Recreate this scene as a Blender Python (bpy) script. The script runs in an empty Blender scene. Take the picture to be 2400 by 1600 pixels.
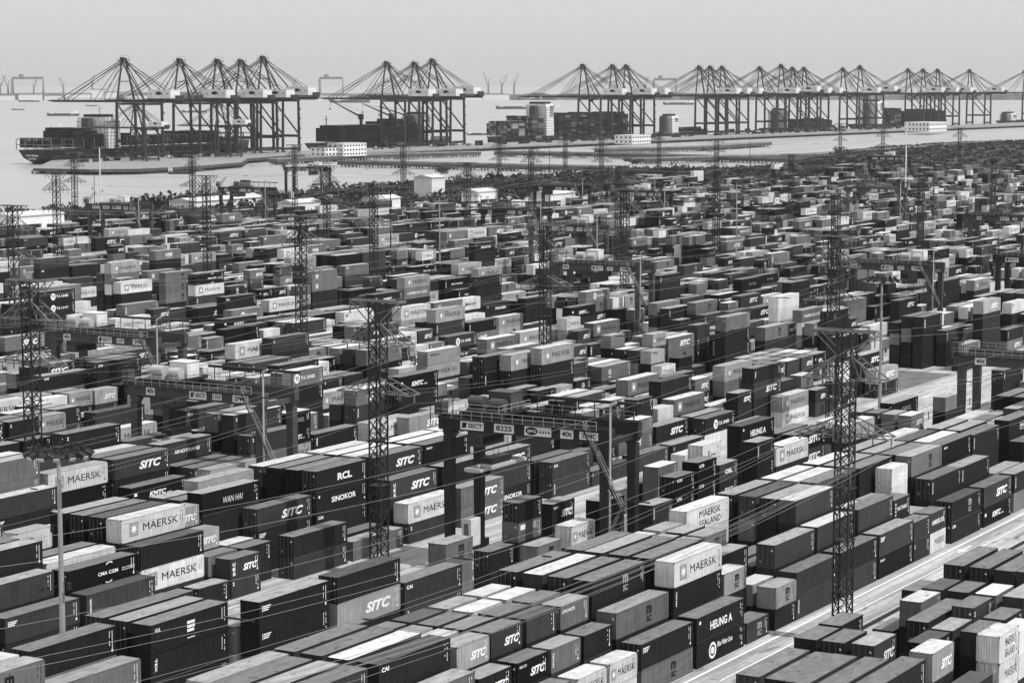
import bpy, math, random
import numpy as np
from mathutils import Vector, Matrix

C = bpy.context.scene.collection
SC = bpy.context.scene
R_ = math.radians
rnd = random.Random(7)

# ------------------------------------------------------------------ camera, sky, sun, exposure
# world axes: X runs along the container rows, Y across the blocks towards the water, Z up
YAW, PITCH, FPX, CAMH = R_(30.77), R_(6.411), 5371.2, 64.0
cam = bpy.data.objects.new('camera', bpy.data.cameras.new('camera'))
C.objects.link(cam)
cam.location = (0, 0, CAMH)
cam.rotation_euler = (R_(90) - PITCH, 0, YAW - R_(90))
cam.data.sensor_width = 36.0
cam.data.lens = 36.0 * FPX / 2400.0
cam.data.clip_start = 1.0
cam.data.clip_end = 60000.0
SC.camera = cam

SUN_EL = R_(58.0)
wd = bpy.data.worlds.new('World')
SC.world = wd
wd.use_nodes = True
nt = wd.node_tree
bg = nt.nodes['Background']
sky = nt.nodes.new('ShaderNodeTexSky')
sky.sky_type = 'NISHITA'
sky.sun_disc = False
sky.sun_elevation = SUN_EL
sky.sun_rotation = R_(180)
sky.air_density = 1.0
sky.dust_density = 4.0
bw = nt.nodes.new('ShaderNodeRGBToBW')          # the photograph has no colour: the sky's light is made grey ...
nt.links.new(sky.outputs[0], bw.inputs[0])
pw = nt.nodes.new('ShaderNodeMath')             # ... and evened out, as under bright high haze
pw.operation = 'POWER'
pw.inputs[1].default_value = 0.12
nt.links.new(bw.outputs[0], pw.inputs[0])
ml = nt.nodes.new('ShaderNodeMath')
ml.operation = 'MULTIPLY'
ml.inputs[1].default_value = 5.0
nt.links.new(pw.outputs[0], ml.inputs[0])
nt.links.new(ml.outputs[0], bg.inputs[0])
bg.inputs[1].default_value = 0.1
sd = bpy.data.lights.new('sun', 'SUN')
sd.energy = 2.9
sd.angle = R_(0.5)
sd.color = (1, 1, 1)
sun = bpy.data.objects.new('sun', sd)
C.objects.link(sun)
tosun = Vector((0.0, -math.cos(SUN_EL), math.sin(SUN_EL)))
sun.rotation_euler = tosun.to_track_quat('Z', 'Y').to_euler()
SC.view_settings.view_transform = 'Standard'
SC.view_settings.look = 'None'
SC.view_settings.exposure = 0.42
SC.view_settings.gamma = 1.0
SC.cycles.use_denoising = True
SC.cycles.max_bounces = 5
SC.cycles.diffuse_bounces = 2
SC.cycles.glossy_bounces = 2
SC.cycles.transparent_max_bounces = 4
SC.cycles.volume_bounces = 0
SC.cycles.sample_clamp_indirect = 4.0

cy_, sy_ = math.cos(YAW), math.sin(YAW)
cp_, sp_ = math.cos(PITCH), math.sin(PITCH)


def to_px(u, v, z):
    x = u * sy_ - v * cy_
    y = u * cy_ + v * sy_
    zz = z - CAMH
    d = y * cp_ - zz * sp_
    return 1200 + FPX * x / d, 800 - FPX * (y * sp_ + zz * cp_) / d, d


def ray(px, py):
    a, b = (px - 1200) / FPX, (800 - py) / FPX
    x, y, z = a, cp_ + b * sp_, -sp_ + b * cp_
    return x * sy_ + y * cy_, -x * cy_ + y * sy_, z


def at_z(px, py, z=0.0):
    """ground coordinates of a spot seen in the photo, for a known height"""
    u, v, w = ray(px, py)
    t = (z - CAMH) / w
    return u * t, v * t


def at_v(px, py, v0):
    u, v, w = ray(px, py)
    t = v0 / v
    return u * t, CAMH + w * t


# ------------------------------------------------------------------ helpers
class MB:
    """collects shapes; build() links them as one mesh object"""

    def __init__(s):
        s.v, s.f, s.m = [], [], []

    def face(s, pts, m=0):
        n = len(s.v)
        s.v += [tuple(p) for p in pts]
        s.f.append(tuple(range(n, n + len(pts))))
        s.m.append(m)

    def box(s, x0, x1, y0, y1, z0, z1, m=0):
        n = len(s.v)
        s.v += [(x0, y0, z0), (x1, y0, z0), (x1, y1, z0), (x0, y1, z0), (x0, y0, z1), (x1, y0, z1), (x1, y1, z1), (x0, y1, z1)]
        for q in ((0, 3, 2, 1), (4, 5, 6, 7), (0, 1, 5, 4), (1, 2, 6, 5), (2, 3, 7, 6), (3, 0, 4, 7)):
            s.f.append(tuple(n + i for i in q))
            s.m.append(m)
        return s

    def bar(s, p, q, w=0.1, h=None, m=0, w2=None, h2=None):
        p, q = Vector(p), Vector(q)
        d = q - p
        if d.length < 1e-6:
            return s
        d.normalize()
        a = d.cross(Vector((0, 0, 1)))
        if a.length < 0.05:
            a = Vector((1, 0, 0))
        a.normalize()
        b = a.cross(d)
        h = w if h is None else h
        w2 = w if w2 is None else w2
        h2 = h if h2 is None else h2
        n = len(s.v)
        for c, ww, hh in ((p, w, h), (q, w2, h2)):
            for i, j in ((-1, -1), (1, -1), (1, 1), (-1, 1)):
                s.v.append(tuple(c + a * (ww / 2 * i) + b * (hh / 2 * j)))
        for f in ((3, 2, 1, 0), (4, 5, 6, 7), (0, 1, 5, 4), (1, 2, 6, 5), (2, 3, 7, 6), (3, 0, 4, 7)):
            s.f.append(tuple(n + i for i in f))
            s.m.append(m)
        return s

    def tube(s, p, q, r, r2=None, k=10, m=0, caps=True):
        p, q = Vector(p), Vector(q)
        d = (q - p).normalized()
        a = d.cross(Vector((0, 0, 1)))
        if a.length < 0.05:
            a = Vector((1, 0, 0))
        a.normalize()
        b = a.cross(d)
        r2 = r if r2 is None else r2
        n = len(s.v)
        for c, rr in ((p, r), (q, r2)):
            for i in range(k):
                t = 2 * math.pi * i / k
                s.v.append(tuple(c + a * (rr * math.cos(t)) + b * (rr * math.sin(t))))
        for i in range(k):
            j = (i + 1) % k
            s.f.append((n + i, n + j, n + k + j, n + k + i))
            s.m.append(m)
        if caps:
            s.f.append(tuple(n + i for i in reversed(range(k))))
            s.f.append(tuple(n + k + i for i in range(k)))
            s.m += [m, m]
        return s

    def path(s, pts, r, k=5, m=0):
        for a, b in zip(pts, pts[1:]):
            s.tube(a, b, r, k=k, m=m, caps=False)
        return s

    def prism(s, outline, z0, z1, m=0):
        """vertical prism over a counter-clockwise (x, y) outline"""
        s.face([(x, y, z1) for x, y in outline], m)
        s.face([(x, y, z0) for x, y in reversed(outline)], m)
        k = len(outline)
        for i in range(k):
            a, b = outline[i], outline[(i + 1) % k]
            s.face([(a[0], a[1], z0), (b[0], b[1], z0), (b[0], b[1], z1), (a[0], a[1], z1)], m)
        return s

    def mesh(s, name):
        me = bpy.data.meshes.new(name)
        me.from_pydata(s.v, [], s.f)
        if any(s.m):
            me.polygons.foreach_set('material_index', s.m)
        me.update()
        return me

    def build(s, name, mats, parent=None, color=None):
        return link(name, s.mesh(name), mats, parent, color)


def link(name, me, mats, parent=None, color=None):
    o = bpy.data.objects.new(name, me)
    C.objects.link(o)
    if mats is not None and not me.materials:
        for m in (mats if isinstance(mats, (list, tuple)) else [mats]):
            me.materials.append(m)
    if parent is not None:
        o.parent = parent
    if color is not None:
        o.color = (color, color, color, 1)
    return o


def empty(name, loc=(0, 0, 0), rz=0.0):
    o = bpy.data.objects.new(name, None)
    C.objects.link(o)
    o.location = loc
    o.rotation_euler = (0, 0, rz)
    return o


def tag(o, label, cat, group=None):
    o['label'] = label
    o['category'] = cat
    if group:
        o['group'] = group
    return o


def kind(o, k):
    o['kind'] = k
    return o


def copy_tree(o, parent=None):
    c = o.copy()
    C.objects.link(c)
    if parent is not None:
        c.parent = parent
    for ch in list(o.children):
        copy_tree(ch, c)
    return c


# ------------------------------------------------------------------ materials (the photo is black and white: every tone is a grey)
MATS = {}


def mat(name, g, rough=0.6, spec=0.3, noise=0.0, scale=1.0, metal=0.0, stretch=(1, 1, 1), coord='Object'):
    m = bpy.data.materials.new(name)
    m.use_nodes = True
    t = m.node_tree
    b = t.nodes['Principled BSDF']
    b.inputs['Base Color'].default_value = (g, g, g, 1)
    b.inputs['Roughness'].default_value = rough
    b.inputs['Specular IOR Level'].default_value = spec
    b.inputs['Metallic'].default_value = metal
    if noise:
        tc = t.nodes.new('ShaderNodeTexCoord')
        mp = t.nodes.new('ShaderNodeMapping')
        mp.inputs['Scale'].default_value = stretch
        nz = t.nodes.new('ShaderNodeTexNoise')
        nz.inputs['Scale'].default_value = scale
        nz.inputs['Detail'].default_value = 6
        mr = t.nodes.new('ShaderNodeMapRange')
        mr.inputs[1].default_value = 0.3
        mr.inputs[2].default_value = 0.7
        mr.inputs[3].default_value = g * (1 - noise)
        mr.inputs[4].default_value = min(1, g * (1 + noise))
        t.links.new(tc.outputs[coord], mp.inputs[0])
        t.links.new(mp.outputs[0], nz.inputs['Vector'])
        t.links.new(nz.outputs[0], mr.inputs[0])
        t.links.new(mr.outputs[0], b.inputs['Base Color'])
    MATS[name] = m
    return m


def nd(t, kind_, **kw):
    n = t.nodes.new(kind_)
    for k, v in kw.items():
        setattr(n, k, v)
    return n


def mathn(t, op, a, b=None, clamp=False):
    n = t.nodes.new('ShaderNodeMath')
    n.operation = op
    n.use_clamp = clamp
    for i, x in enumerate((a, b)):
        if x is None:
            continue
        if isinstance(x, (int, float)):
            n.inputs[i].default_value = x
        else:
            t.links.new(x, n.inputs[i])
    return n.outputs[0]


def noise_out(t, vec, scale, detail=4, lo=0.35, hi=0.65, a=0.0, b=1.0):
    nz = nd(t, 'ShaderNodeTexNoise')
    nz.inputs['Scale'].default_value = scale
    nz.inputs['Detail'].default_value = detail
    t.links.new(vec, nz.inputs['Vector'])
    mr = nd(t, 'ShaderNodeMapRange')
    for i, x in zip((1, 2, 3, 4), (lo, hi, a, b)):
        mr.inputs[i].default_value = x
    t.links.new(nz.outputs[0], mr.inputs[0])
    return mr.outputs[0]


def scaled(t, vec, sc, off=None):
    mp = nd(t, 'ShaderNodeMapping')
    mp.inputs['Scale'].default_value = sc
    t.links.new(vec, mp.inputs[0])
    if off is not None:
        cb = nd(t, 'ShaderNodeCombineXYZ')
        for i in range(3):
            t.links.new(off, cb.inputs[i])
        t.links.new(cb.outputs[0], mp.inputs['Location'])
    return mp.outputs[0]


def paint_material(name, roof=False):
    """container paint: the tone comes from the object's own colour, with streaks, fading and rust"""
    m = bpy.data.materials.new(name)
    m.use_nodes = True
    t = m.node_tree
    b = t.nodes['Principled BSDF']
    oi = nd(t, 'ShaderNodeObjectInfo')
    tc = nd(t, 'ShaderNodeTexCoord')
    off = mathn(t, 'MULTIPLY', oi.outputs['Random'], 90.0)
    base = nd(t, 'ShaderNodeRGBToBW')
    t.links.new(oi.outputs['Color'], base.inputs[0])
    if roof:
        fade = noise_out(t, scaled(t, tc.outputs['Object'], (0.5, 0.9, 1), off), 1.3, 6, 0.3, 0.7, 0.78, 1.16)
        spots = noise_out(t, scaled(t, tc.outputs['Object'], (0.8, 1.4, 1), off), 1.1, 8, 0.62, 0.68, 1.0, 0.5)
        fine = noise_out(t, scaled(t, tc.outputs['Object'], (3, 9, 1), off), 2.0, 5, 0.35, 0.65, 0.93, 1.07)
        c = mathn(t, 'MULTIPLY', mathn(t, 'MULTIPLY', base.outputs[0], fade), mathn(t, 'MULTIPLY', spots, fine), True)
    else:
        streak = noise_out(t, scaled(t, tc.outputs['Object'], (2.2, 2.2, 0.22), off), 1.6, 6, 0.3, 0.7, 0.8, 1.15)
        patch = noise_out(t, scaled(t, tc.outputs['Object'], (0.35, 0.35, 0.6), off), 1.0, 4, 0.3, 0.7, 0.86, 1.1)
        rust = noise_out(t, scaled(t, tc.outputs['Object'], (1.5, 1.5, 0.5), off), 1.7, 9, 0.66, 0.74, 1.0, 0.55)
        c = mathn(t, 'MULTIPLY', mathn(t, 'MULTIPLY', base.outputs[0], streak), mathn(t, 'MULTIPLY', patch, rust), True)
    t.links.new(c, b.inputs['Base Color'])
    b.inputs['Roughness'].default_value = 0.65 if roof else 0.55
    b.inputs['Specular IOR Level'].default_value = 0.1
    MATS[name] = m
    return m


paint_material('container_paint')
paint_material('roof_paint', True)
mat('dark_steel', 0.018, 0.55, 0.3, 0.3, 1.5)
mat('frame_steel', 0.02, 0.6, 0.2)
mat('bar_steel', 0.16, 0.5, 0.3)
mat('white_letters', 0.86, 0.6, 0.2)
mat('black_letters', 0.012, 0.6, 0.2)
mat('star_panel', 0.30, 0.6, 0.2)
mat('crane_grey', 0.06, 0.5, 0.3, 0.25, 0.6)
mat('crane_dark', 0.016, 0.5, 0.3, 0.3, 0.6)
mat('rail_paint', 0.42, 0.5, 0.3)
mat('white_paint', 0.70, 0.5, 0.3, 0.12, 0.8)
mat('tower_steel', 0.022, 0.55, 0.3, 0.3, 0.7)
mat('arm_steel', 0.16, 0.5, 0.3, 0.3, 0.7)
mat('galvanised', 0.30, 0.45, 0.4, 0.25, 0.5, stretch=(1, 1, 0.15))
mat('rubber', 0.015, 0.8, 0.1)
mat('glass', 0.02, 0.1, 0.5)
mat('sign_white', 0.80, 0.5, 0.2)
mat('wire', 0.20, 0.5, 0.3)
mat('sts_steel', 0.03, 0.55, 0.3, 0.2, 0.15)
mat('hull_dark', 0.010, 0.5, 0.3, 0.3, 0.1)
mat('hull_grey', 0.10, 0.5, 0.3, 0.3, 0.1)
mat('ship_white', 0.72, 0.5, 0.3, 0.12, 0.2)
mat('ship_deck', 0.06, 0.7, 0.2, 0.3, 0.2)
mat('concrete', 0.24, 0.8, 0.2, 0.25, 0.15)
mat('concrete_dark', 0.07, 0.8, 0.2, 0.3, 0.2)
mat('hazed_steel', 0.2, 0.7, 0.2)  # pale grey: distance haze put into the steel's colour
mat('roof_sheet', 0.55, 0.6, 0.3, 0.2, 0.3)
mat('wall_white', 0.74, 0.7, 0.2, 0.12, 0.4)
mat('leaf', 0.028, 0.8, 0.15, 0.7, 0.25, coord='Object')
mat('kerb_dark', 0.03, 0.8, 0.2)
mat('hazed_land', 0.16, 0.9, 0.1, 0.5, 0.01)  # lightened so the land's colour carries part of the haze

# stacks read off the photograph: block, row, tiers, feet, position along the row, tones and lettering from the top down, tier height
STACKS = [(p[0], int(p[1]), int(p[2]), int(p[3]), float(p[4]), p[5], float(p[6])) for p in (l.split() for l in '''
A 0 2 20 187.9 g:TWO/d 2.59
A 0 2 20 195.3 w:MAERSK/w 2.5
A 0 2 20 202.1 w:MAERSK/w 2.5
A 0 2 40 209.1 d:TEXB/m:MSC 2.79
A 0 2 40 222.3 d:HEUNG/d:BLUE 2.85
A 0 1 20 235.3 g:MSCW 2.5
A 0 2 20 243.09 l:MSC/d 2.54
A 0 2 40 249.3 g/g:TEXV 2.9
A 0 2 40 262.9 d/g 2.9
A 0 2 40 275.7 g:TEXB/k:SEACO 2.96
A 0 2 20 288.2 g/d:TWO 2.73
A 0 2 20 294.4 g:HSUD/w:MAERSK0 2.8
A 0 2 40 302.8 d:MSCW/d:CAI 2.96
A 0 2 40 316.3 g:SITC/k:KMTC 2.96
A 0 2 40 329.7 d:TEXV/m:MSC 2.96
A 0 2 40 344.5 d/m 2.9
A 1 3 40 168.6 m:TRIV/d/d 2.9
A 1 3 20 181.6 d:SITC/d/d 2.57
A 1 3 20 188.8 k:SITC2/d/d 2.55
A 1 3 20 195.4 m:TRIV/g/d 2.55
A 1 3 20 202.2 d/g/d 2.53
A 1 3 40 209.2 m:MSC/d/g 2.85
A 1 4 40 222.6 w^w:MAERSK/d:TRIV/d/d 2.89
A 1 3 20 235.6 l^w:MSC/d/d 2.6
A 1 2 20 243.24 l^w/d 2.55
A 1 3 40 249.46 g/d/d 2.93
A 1 3 40 262.4 g^w/d/d 2.95
A 1 3 40 275.9 g/d/d 2.96
A 1 3 20 288.5 d:BACT/d/d 2.7
A 1 3 40 302.58 d:TEXV/d/d 2.96
A 1 3 40 314.92 d:TEXV/d/d 2.95
A 1 2 40 329.5 l^l/d 2.9
A 1 3 40 343.2 d:TEXV/d/d 2.9
A 1 3 40 358.2 d:TEXV/d/d 2.9
A 2 4 40 155.2 g^m/d/g/d 2.9
A 2 4 40 169.1 d:GAI/d/g/d 2.87
A 2 4 20 182.4 l^l:SITC/d/g/d 2.56
A 2 4 20 188.8 g:SITC/d/g/d 2.58
A 2 4 20 195.7 g/d/g/d 2.57
A 2 4 20 202.6 m:CRON/d/g/d 2.56
A 2 4 40 209.4 d:MSCW/d/d/d 2.9
A 2 4 40 223 d^m/d/d/d 2.9
A 2 3 40 236.3 d^l/d/d 2.9
A 2 2 40 249.8 g^m/d 2.9
A 2 4 40 262.7 g^w/d/d/d 2.96
A 2 4 20 295.4 w^w:SITC/w/d/d 2.78
A 2 4 40 302.88 m^l:MSC/d/d/d 2.96
A 2 4 40 315.22 k^m:SEACO/d/d/d 2.96
A 2 4 40 328.2 d:TRIV/d/d/d 2.89
A 2 4 40 345 d:BOXA/d/d/d 2.9
A 2 4 40 358.2 d^m/d/d/d 2.9
A 2 4 40 372 d^m/d/d/d 2.9
A 3 4 40 155.2 g^l/d/g/d 2.9
A 3 4 40 168.7 g^w/d/g/d 2.9
A 3 4 20 181.6 l^w/d/g/d 2.59
A 3 4 20 188.4 g^r/d/g/d 2.59
A 3 4 20 195.2 g^m/d/g/d 2.59
A 3 4 20 202 m^m/d/g/d 2.59
A 3 4 40 209.4 d^m/d/d/d 2.9
A 3 4 40 223 d^m/d/d/d 2.9
A 3 4 20 236.1 d^l/g/d/d 2.58
A 3 4 20 242.8 m^l:MSC/g/d/d 2.59
A 3 2 40 249.8 g^m/d 2.9
A 3 4 40 263.8 d^l/d/d/d 2.9
A 3 4 40 276.3 g^m/d/d/d 2.95
A 3 4 40 291.2 d^m/d/d/d 2.9
A 3 4 40 304.6 k^m/d/d/d 2.9
A 3 4 40 317.8 d^w/d/d/d 2.9
A 3 4 40 331.3 d^l/d/d/d 2.9
A 3 4 20 345 d^l/d/d/d 2.59
A 3 4 20 351.8 d^w/d/d/d 2.59
A 3 4 40 358.2 g^l/d/d/d 2.9
A 3 4 40 372 g^l/d/d/d 2.9
A 4 4 40 155.2 g^m/d/g/d 2.9
A 4 4 40 168.7 g^m/d/g/d 2.9
A 4 4 20 181.6 l^r/d/g/d 2.59
A 4 4 20 188.4 g^m/d/g/d 2.59
A 4 4 20 195.2 w^w/d/g/d 2.59
A 4 4 20 202 l^w/d/g/d 2.59
A 4 4 40 209.4 g^w/d/d/d 2.9
A 4 4 40 223 g^l/d/d/d 2.9
A 4 4 20 236.3 d^l/g/d/d 2.58
A 4 4 20 243.3 g^l/g/d/d 2.59
A 4 2 20 249.8 g^l/d 2.59
A 4 4 40 263.8 g^d/m/d/d 2.9
A 4 4 40 277.3 l^w/d/d/d 2.9
A 4 4 40 291.2 g^l/d/d/d 2.9
A 4 4 40 304.6 k^l/d/d/d 2.9
A 4 4 40 317.8 d^d/d/d/d 2.9
A 4 4 40 331.3 d^l/d/d/d 2.9
A 4 4 20 345 w^w/d/d/d 2.59
A 4 4 20 351.8 m^m/d/d/d 2.59
A 4 4 20 358.2 m^l/d/d/d 2.59
A 4 4 40 372 d^m/d/d/d 2.9
A 5 4 40 155.7 l:MSC/d/g/d 2.9
A 5 4 40 168.7 g^m/d/g/d 2.9
A 5 4 20 181.6 g^m/d/g/d 2.59
A 5 4 20 188.4 g^d/d/g/d 2.59
A 5 4 20 195.2 l^l/d/g/d 2.59
A 5 4 20 202 l^w/d/g/d 2.59
A 5 4 40 209.4 d^m/d/d/d 2.9
A 5 4 40 223.7 g^m/d/d/d 2.86
A 5 4 20 236.1 l^w/g/d/d 2.58
A 5 4 20 243.3 l^l/g/d/d 2.59
A 5 4 40 250.2 w^w:SEALAND/w/m/d 2.9
A 5 4 40 263.8 d^l/d/d/d 2.9
A 5 4 40 277.3 m^w/d/d/d 2.9
A 5 4 40 291.2 g^w/d/d/d 2.9
A 5 4 40 304.6 d^l/d/d/d 2.9
A 5 4 40 317.8 w^w/d/d/d 2.9
A 5 4 20 331.3 d^l/d/d/d 2.59
A 5 4 20 338.1 d^w/d/d/d 2.59
A 5 4 20 345 m^m/d/d/d 2.59
A 5 4 20 351.8 w^w/d/d/d 2.59
A 5 4 20 358.2 w^w/d/d/d 2.59
A 5 4 40 372 k^m/d/d/d 2.9
B 0 4 40 183.4 d^l:TEXB/d:GESE/g/d 2.9
B 0 4 40 197.1 d/l:SITC/d/g 2.9
B 0 3 40 210.1 g:CAI/g:TWO/d 2.85
B 0 3 20 239.7 m^l:MSC/d/d 2.5
B 0 3 20 248.4 w^w:MAERSK/d/d 2.84
B 0 4 20 256.4 k^r/k:UUS/d/d 2.62
B 0 3 20 270.6 g^l:TRIV/g:SCRIPT/d 2.56
B 0 4 20 277.3 k^m:UT/k:UT/d/d 2.62
B 0 4 20 284.2 k^m:UT/k:UT/d/d 2.89
B 0 4 20 291.3 g^l:OSL/d:SEACO2/d/d 2.55
B 0 4 20 304 d^l:TRIV/d/d/d 2.93
B 1 4 40 142.7 m^l:MSC/l/d/d 2.9
B 1 3 40 156.2 m^l/g/d 2.9
B 1 4 40 169.9 d^m:FLOR/d:TEX/d/d 2.9
B 1 3 40 183.4 l^l/w/d 2.9
B 1 3 40 197.1 g^m/d/d 2.9
B 1 2 40 210 l^l/d 2.9
B 1 4 20 223.5 m^l:MSC/m/m/d 2.56
B 1 1 20 263.5 d 2.59
B 1 3 20 297.5 g^m/d/d 2.59
B 1 3 40 317.6 w^w:MAERSK/d/d 2.94
B 1 3 40 345.2 l^w/d/d 2.9
B 1 3 20 391.4 m/k/d 2.62
B 1 2 20 440 m/d 2.59
B 1 2 20 447 k/d 2.59
B 2 4 40 142.7 w^w/d/d/d 2.9
B 2 4 40 156.2 d^m/m:MSC/d/d 2.9
B 2 4 40 170 d^l/d/d/d 2.9
B 2 3 20 184 g^m/d/d 2.59
B 2 2 20 223 d/d 2.59
B 2 2 20 270 l^w/d 2.59
B 2 4 20 284 m^w/m/d/d 2.6
B 2 2 20 291.5 g^m/d 2.59
B 2 4 20 298.2 w^w:KGREEN/w/d/d 2.88
B 2 3 40 331.5 k:SITC/g:SITC/d 2.9
B 2 3 40 432.1 d:TEX/d/d 2.73
B 3 3 40 156.2 l^w/d/d 2.9
B 3 4 40 170 d^m/d/d/d 2.9
B 3 2 20 243.5 d/d 2.59
B 3 4 20 250.6 d^m/m:STICK/d/d 2.58
B 3 3 20 259.4 d^l:SITC2/d/d 2.92
B 3 3 20 277.9 m:TRIV/m:SITC/d 2.59
B 3 3 20 284.5 g:SITC/m:SITC/d 2.59
B 3 4 40 318 k:HEUNG/k:HEUNG2/k/d 2.9
B 3 3 40 331.5 d/d/d 2.9
B 4 3 40 304.8 w:YANG/w/d 2.9
B 4 2 40 332 l^w/d 2.9
B 5 1 40 257 d^m 2.9
C 0 2 40 169.5 g/d 2.9
C 0 2 40 183.3 g:TEXB/d 2.86
C 0 2 40 196.7 g:TRIV/d 2.86
C 0 1 20 210 d^m 2.59
C 0 1 20 217 d^l 2.59
C 0 2 20 223.5 g:SITCU/g:TWO 2.52
C 0 2 40 236.7 d/g 2.83
C 0 1 40 250.2 m^l 2.67
C 0 2 40 263.7 w^w:MAERSK/g:TWO 2.85
C 0 2 40 277.5 m^l:SITC/m:SITC 2.9
C 0 2 40 304.3 g:GAI/g:TRIV 2.87
C 0 1 20 317 g:TWO 2.5
C 0 1 20 324 g 2.59
C 0 2 40 358 d^m:TS/w 2.9
C 0 2 40 391 l^w:MAERSK/w:MAERSK 2.9
C 0 2 40 437.6 l^l:SITC/d 2.9
C 0 2 40 488.8 m^l/d 2.98
C 0 5 40 502.2 l:SITC/d/d/d/d 2.93
C 1 3 40 170 d/d/d 2.9
C 1 3 40 182.4 g:SPOTS/d/d 2.9
C 1 3 40 197 k:CMA/d/d 2.7
C 1 3 40 209.9 d/w:MAERSK/g 2.91
C 1 2 20 222.8 m^m/d 2.59
C 1 2 20 230 d^m/d 2.5
C 1 3 40 263.8 g^m:SITCU/g/d 2.91
C 1 3 40 277.5 d^l:UES/d/d 2.91
C 1 3 40 290.8 g^l:SITC/g/d:SINOKOR 2.86
C 1 2 40 304 d^m/d 2.9
C 1 2 20 317 g/d 2.59
C 1 3 20 378 d:SITC/d/d 2.59
C 1 4 40 384.83 d:TEX/g:SITC/d/d 2.9
C 1 3 20 397.17 d/d/d 2.59
C 1 3 40 437 d:SITC/d/d 2.9
C 1 2 40 528.8 d:TRIV/m:SITC 2.75
C 2 4 40 170 d/d/d/d 2.9
C 2 4 40 184 d/d/d/d 2.9
C 2 3 40 196.8 w^w/d/d 2.9
C 2 4 40 210.1 w^w:MAERSK/d/d/d 2.91
C 2 3 20 223 l:SITC/d/d 2.59
C 2 2 20 230.3 m^w/d 2.51
C 2 3 40 237 g^m:SITC/d:TEXB/d 2.89
C 2 4 40 250.3 d^m:RCL/d:SINOKOR/d:GAI/d 2.93
C 2 4 40 264.5 g^m:SITC/d/d/d 2.9
C 2 4 40 277.3 k^m:SEACO/d/d/d 2.92
C 2 4 40 290 l^l/d/d/d 2.9
C 2 4 40 303.5 g^m:SITC/d/d/d 2.9
C 2 4 20 317.5 d:SITC/d/d/d 2.59
C 2 4 20 344 d:TWO/d/d/d 2.59
C 2 3 40 358.2 m^w:MAERSK/d/d 2.9
C 2 3 40 495.2 g^m:TRIV/d/d 2.75
C 2 4 40 540.7 w:TXT/d/d/d 2.72
C 3 4 40 170 d/d/d/d 2.9
C 3 4 40 183.5 d^m/d/d/d 2.9
C 3 3 40 196.9 d^m/d/d 2.9
C 3 4 40 210.3 k^d/d/d/d 2.9
C 3 4 20 222.8 l:SITC/d/d/d 2.59
C 3 4 40 229.5 k^l:WANHAI/d/d/d 2.9
C 3 2 20 243 d^m/d 2.59
C 3 4 40 250.5 k^m/k/d/d 2.9
C 3 4 40 264 l^w:SITC/d/d/d 2.9
C 3 4 40 277.7 d^w/d/d/d 2.9
C 3 5 20 323.2 k^d/d/d/d/d 2.48
C 3 4 40 359 d/d/d/d 2.9
C 3 4 40 385 l:MAERSK/m/d/d 2.9
C 3 4 40 488.5 d:UES/d/d/d 2.94
C 3 3 40 538.5 k:OOCL/d/d 2.62
C 4 4 40 210.3 k^m/k/d/d 2.9
C 4 2 20 243 g^l/d 2.59
C 4 4 40 250.5 k^m/k/d/d 2.9
C 4 4 40 264 d^w/d/d/d 2.9
C 4 4 40 277.7 d^w/d/d/d 2.9
C 4 4 40 489.1 d/m/k:EMB/d 2.93
C 4 2 40 546.3 k:OOCL/d 2.88
C 5 4 40 210.3 k^l/k/d/d 2.9
C 5 4 40 250.5 g^w/k/d/d 2.9
C 5 4 40 264 l^w/d/d/d 2.9
C 5 4 40 358 m^w:MAERSK/d/d/d 2.9
C 5 4 20 489.7 d/m/d/d 2.52
D 0 4 40 449.7 m:MSC/d/d/d 2.95
D 0 4 40 528.5 d:SITC/d/d/d 2.81
D 1 3 40 314.9 l:SITC/d/d 2.96
D 1 3 20 357.4 k:KMTC/d/d 2.84
D 1 3 20 364.3 l:ONE/d/d 2.78
D 1 3 20 407 w^l:MAERSK/d/d 2.59
D 1 5 40 436.3 m/d/d/d/d 3.01
D 1 4 20 467.5 k:OOCL/d/d/d 2.68
D 1 4 40 492.4 d:EMB/d/d/d 2.87
D 1 4 40 591.5 l^w:MAERSK/d/d/d 2.86
D 2 3 40 292.2 d:TEX/m/d 2.96
D 2 3 40 307.4 w^l:YANG/d/d 2.9
D 2 3 40 350.3 g^l/d/d 2.95
D 2 5 40 364.1 l^w:MAERSK/d/d/d/d 3.08
D 2 3 20 377 d:EMB/d/d 2.64
D 2 3 20 420.89 k/d/d 2.59
D 2 2 20 427.11 d/d 2.59
D 2 3 40 441.5 l^w:MAERSK/d/d 2.99
D 2 3 20 455.9 l:ONE/d/d 2.59
D 3 5 40 321.1 k:KMTC/d/d/d/d 2.92
D 3 5 40 358.1 l:MAERSK/d/d/d/d 2.91
D 3 3 40 393 m^l:EMB/d/d 2.9
D 3 4 40 457.3 g/d/d/d 2.83
D 3 3 40 535.4 d:TEX/d/d 2.91
D 3 4 40 584.7 d/d:TWO/d/d 2.88
E 0 4 40 297.6 d:TWO/d:TWO/d/d 2.94
E 0 5 40 317 m^w:TS/d/d/d/d 2.87
E 0 2 40 387.6 w^w:MAERSK/d 2.82
E 0 2 40 491.5 m:MSC/d 2.97
E 0 5 40 532.6 d/d/d/d/d 2.79
E 0 5 40 576.6 m:MSC/d/d/d/d 2.9
E 1 3 40 332.3 l^w:MAERSK/d/d 2.92
E 1 3 40 345.5 l:MAERSK/d/d 2.85
E 1 3 20 425.7 g:SITC/d/d 2.69
E 1 3 20 432.8 d:UES/d/d 2.58
E 1 3 40 503.4 g:SITC/d/d 2.97
E 1 3 40 543.3 k/d/d 2.94
E 2 3 40 278.6 l^w:MAERSK/w:MAERSK/d 2.95
E 2 4 20 432.9 g:SITC/d/d/d 2.65
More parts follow.
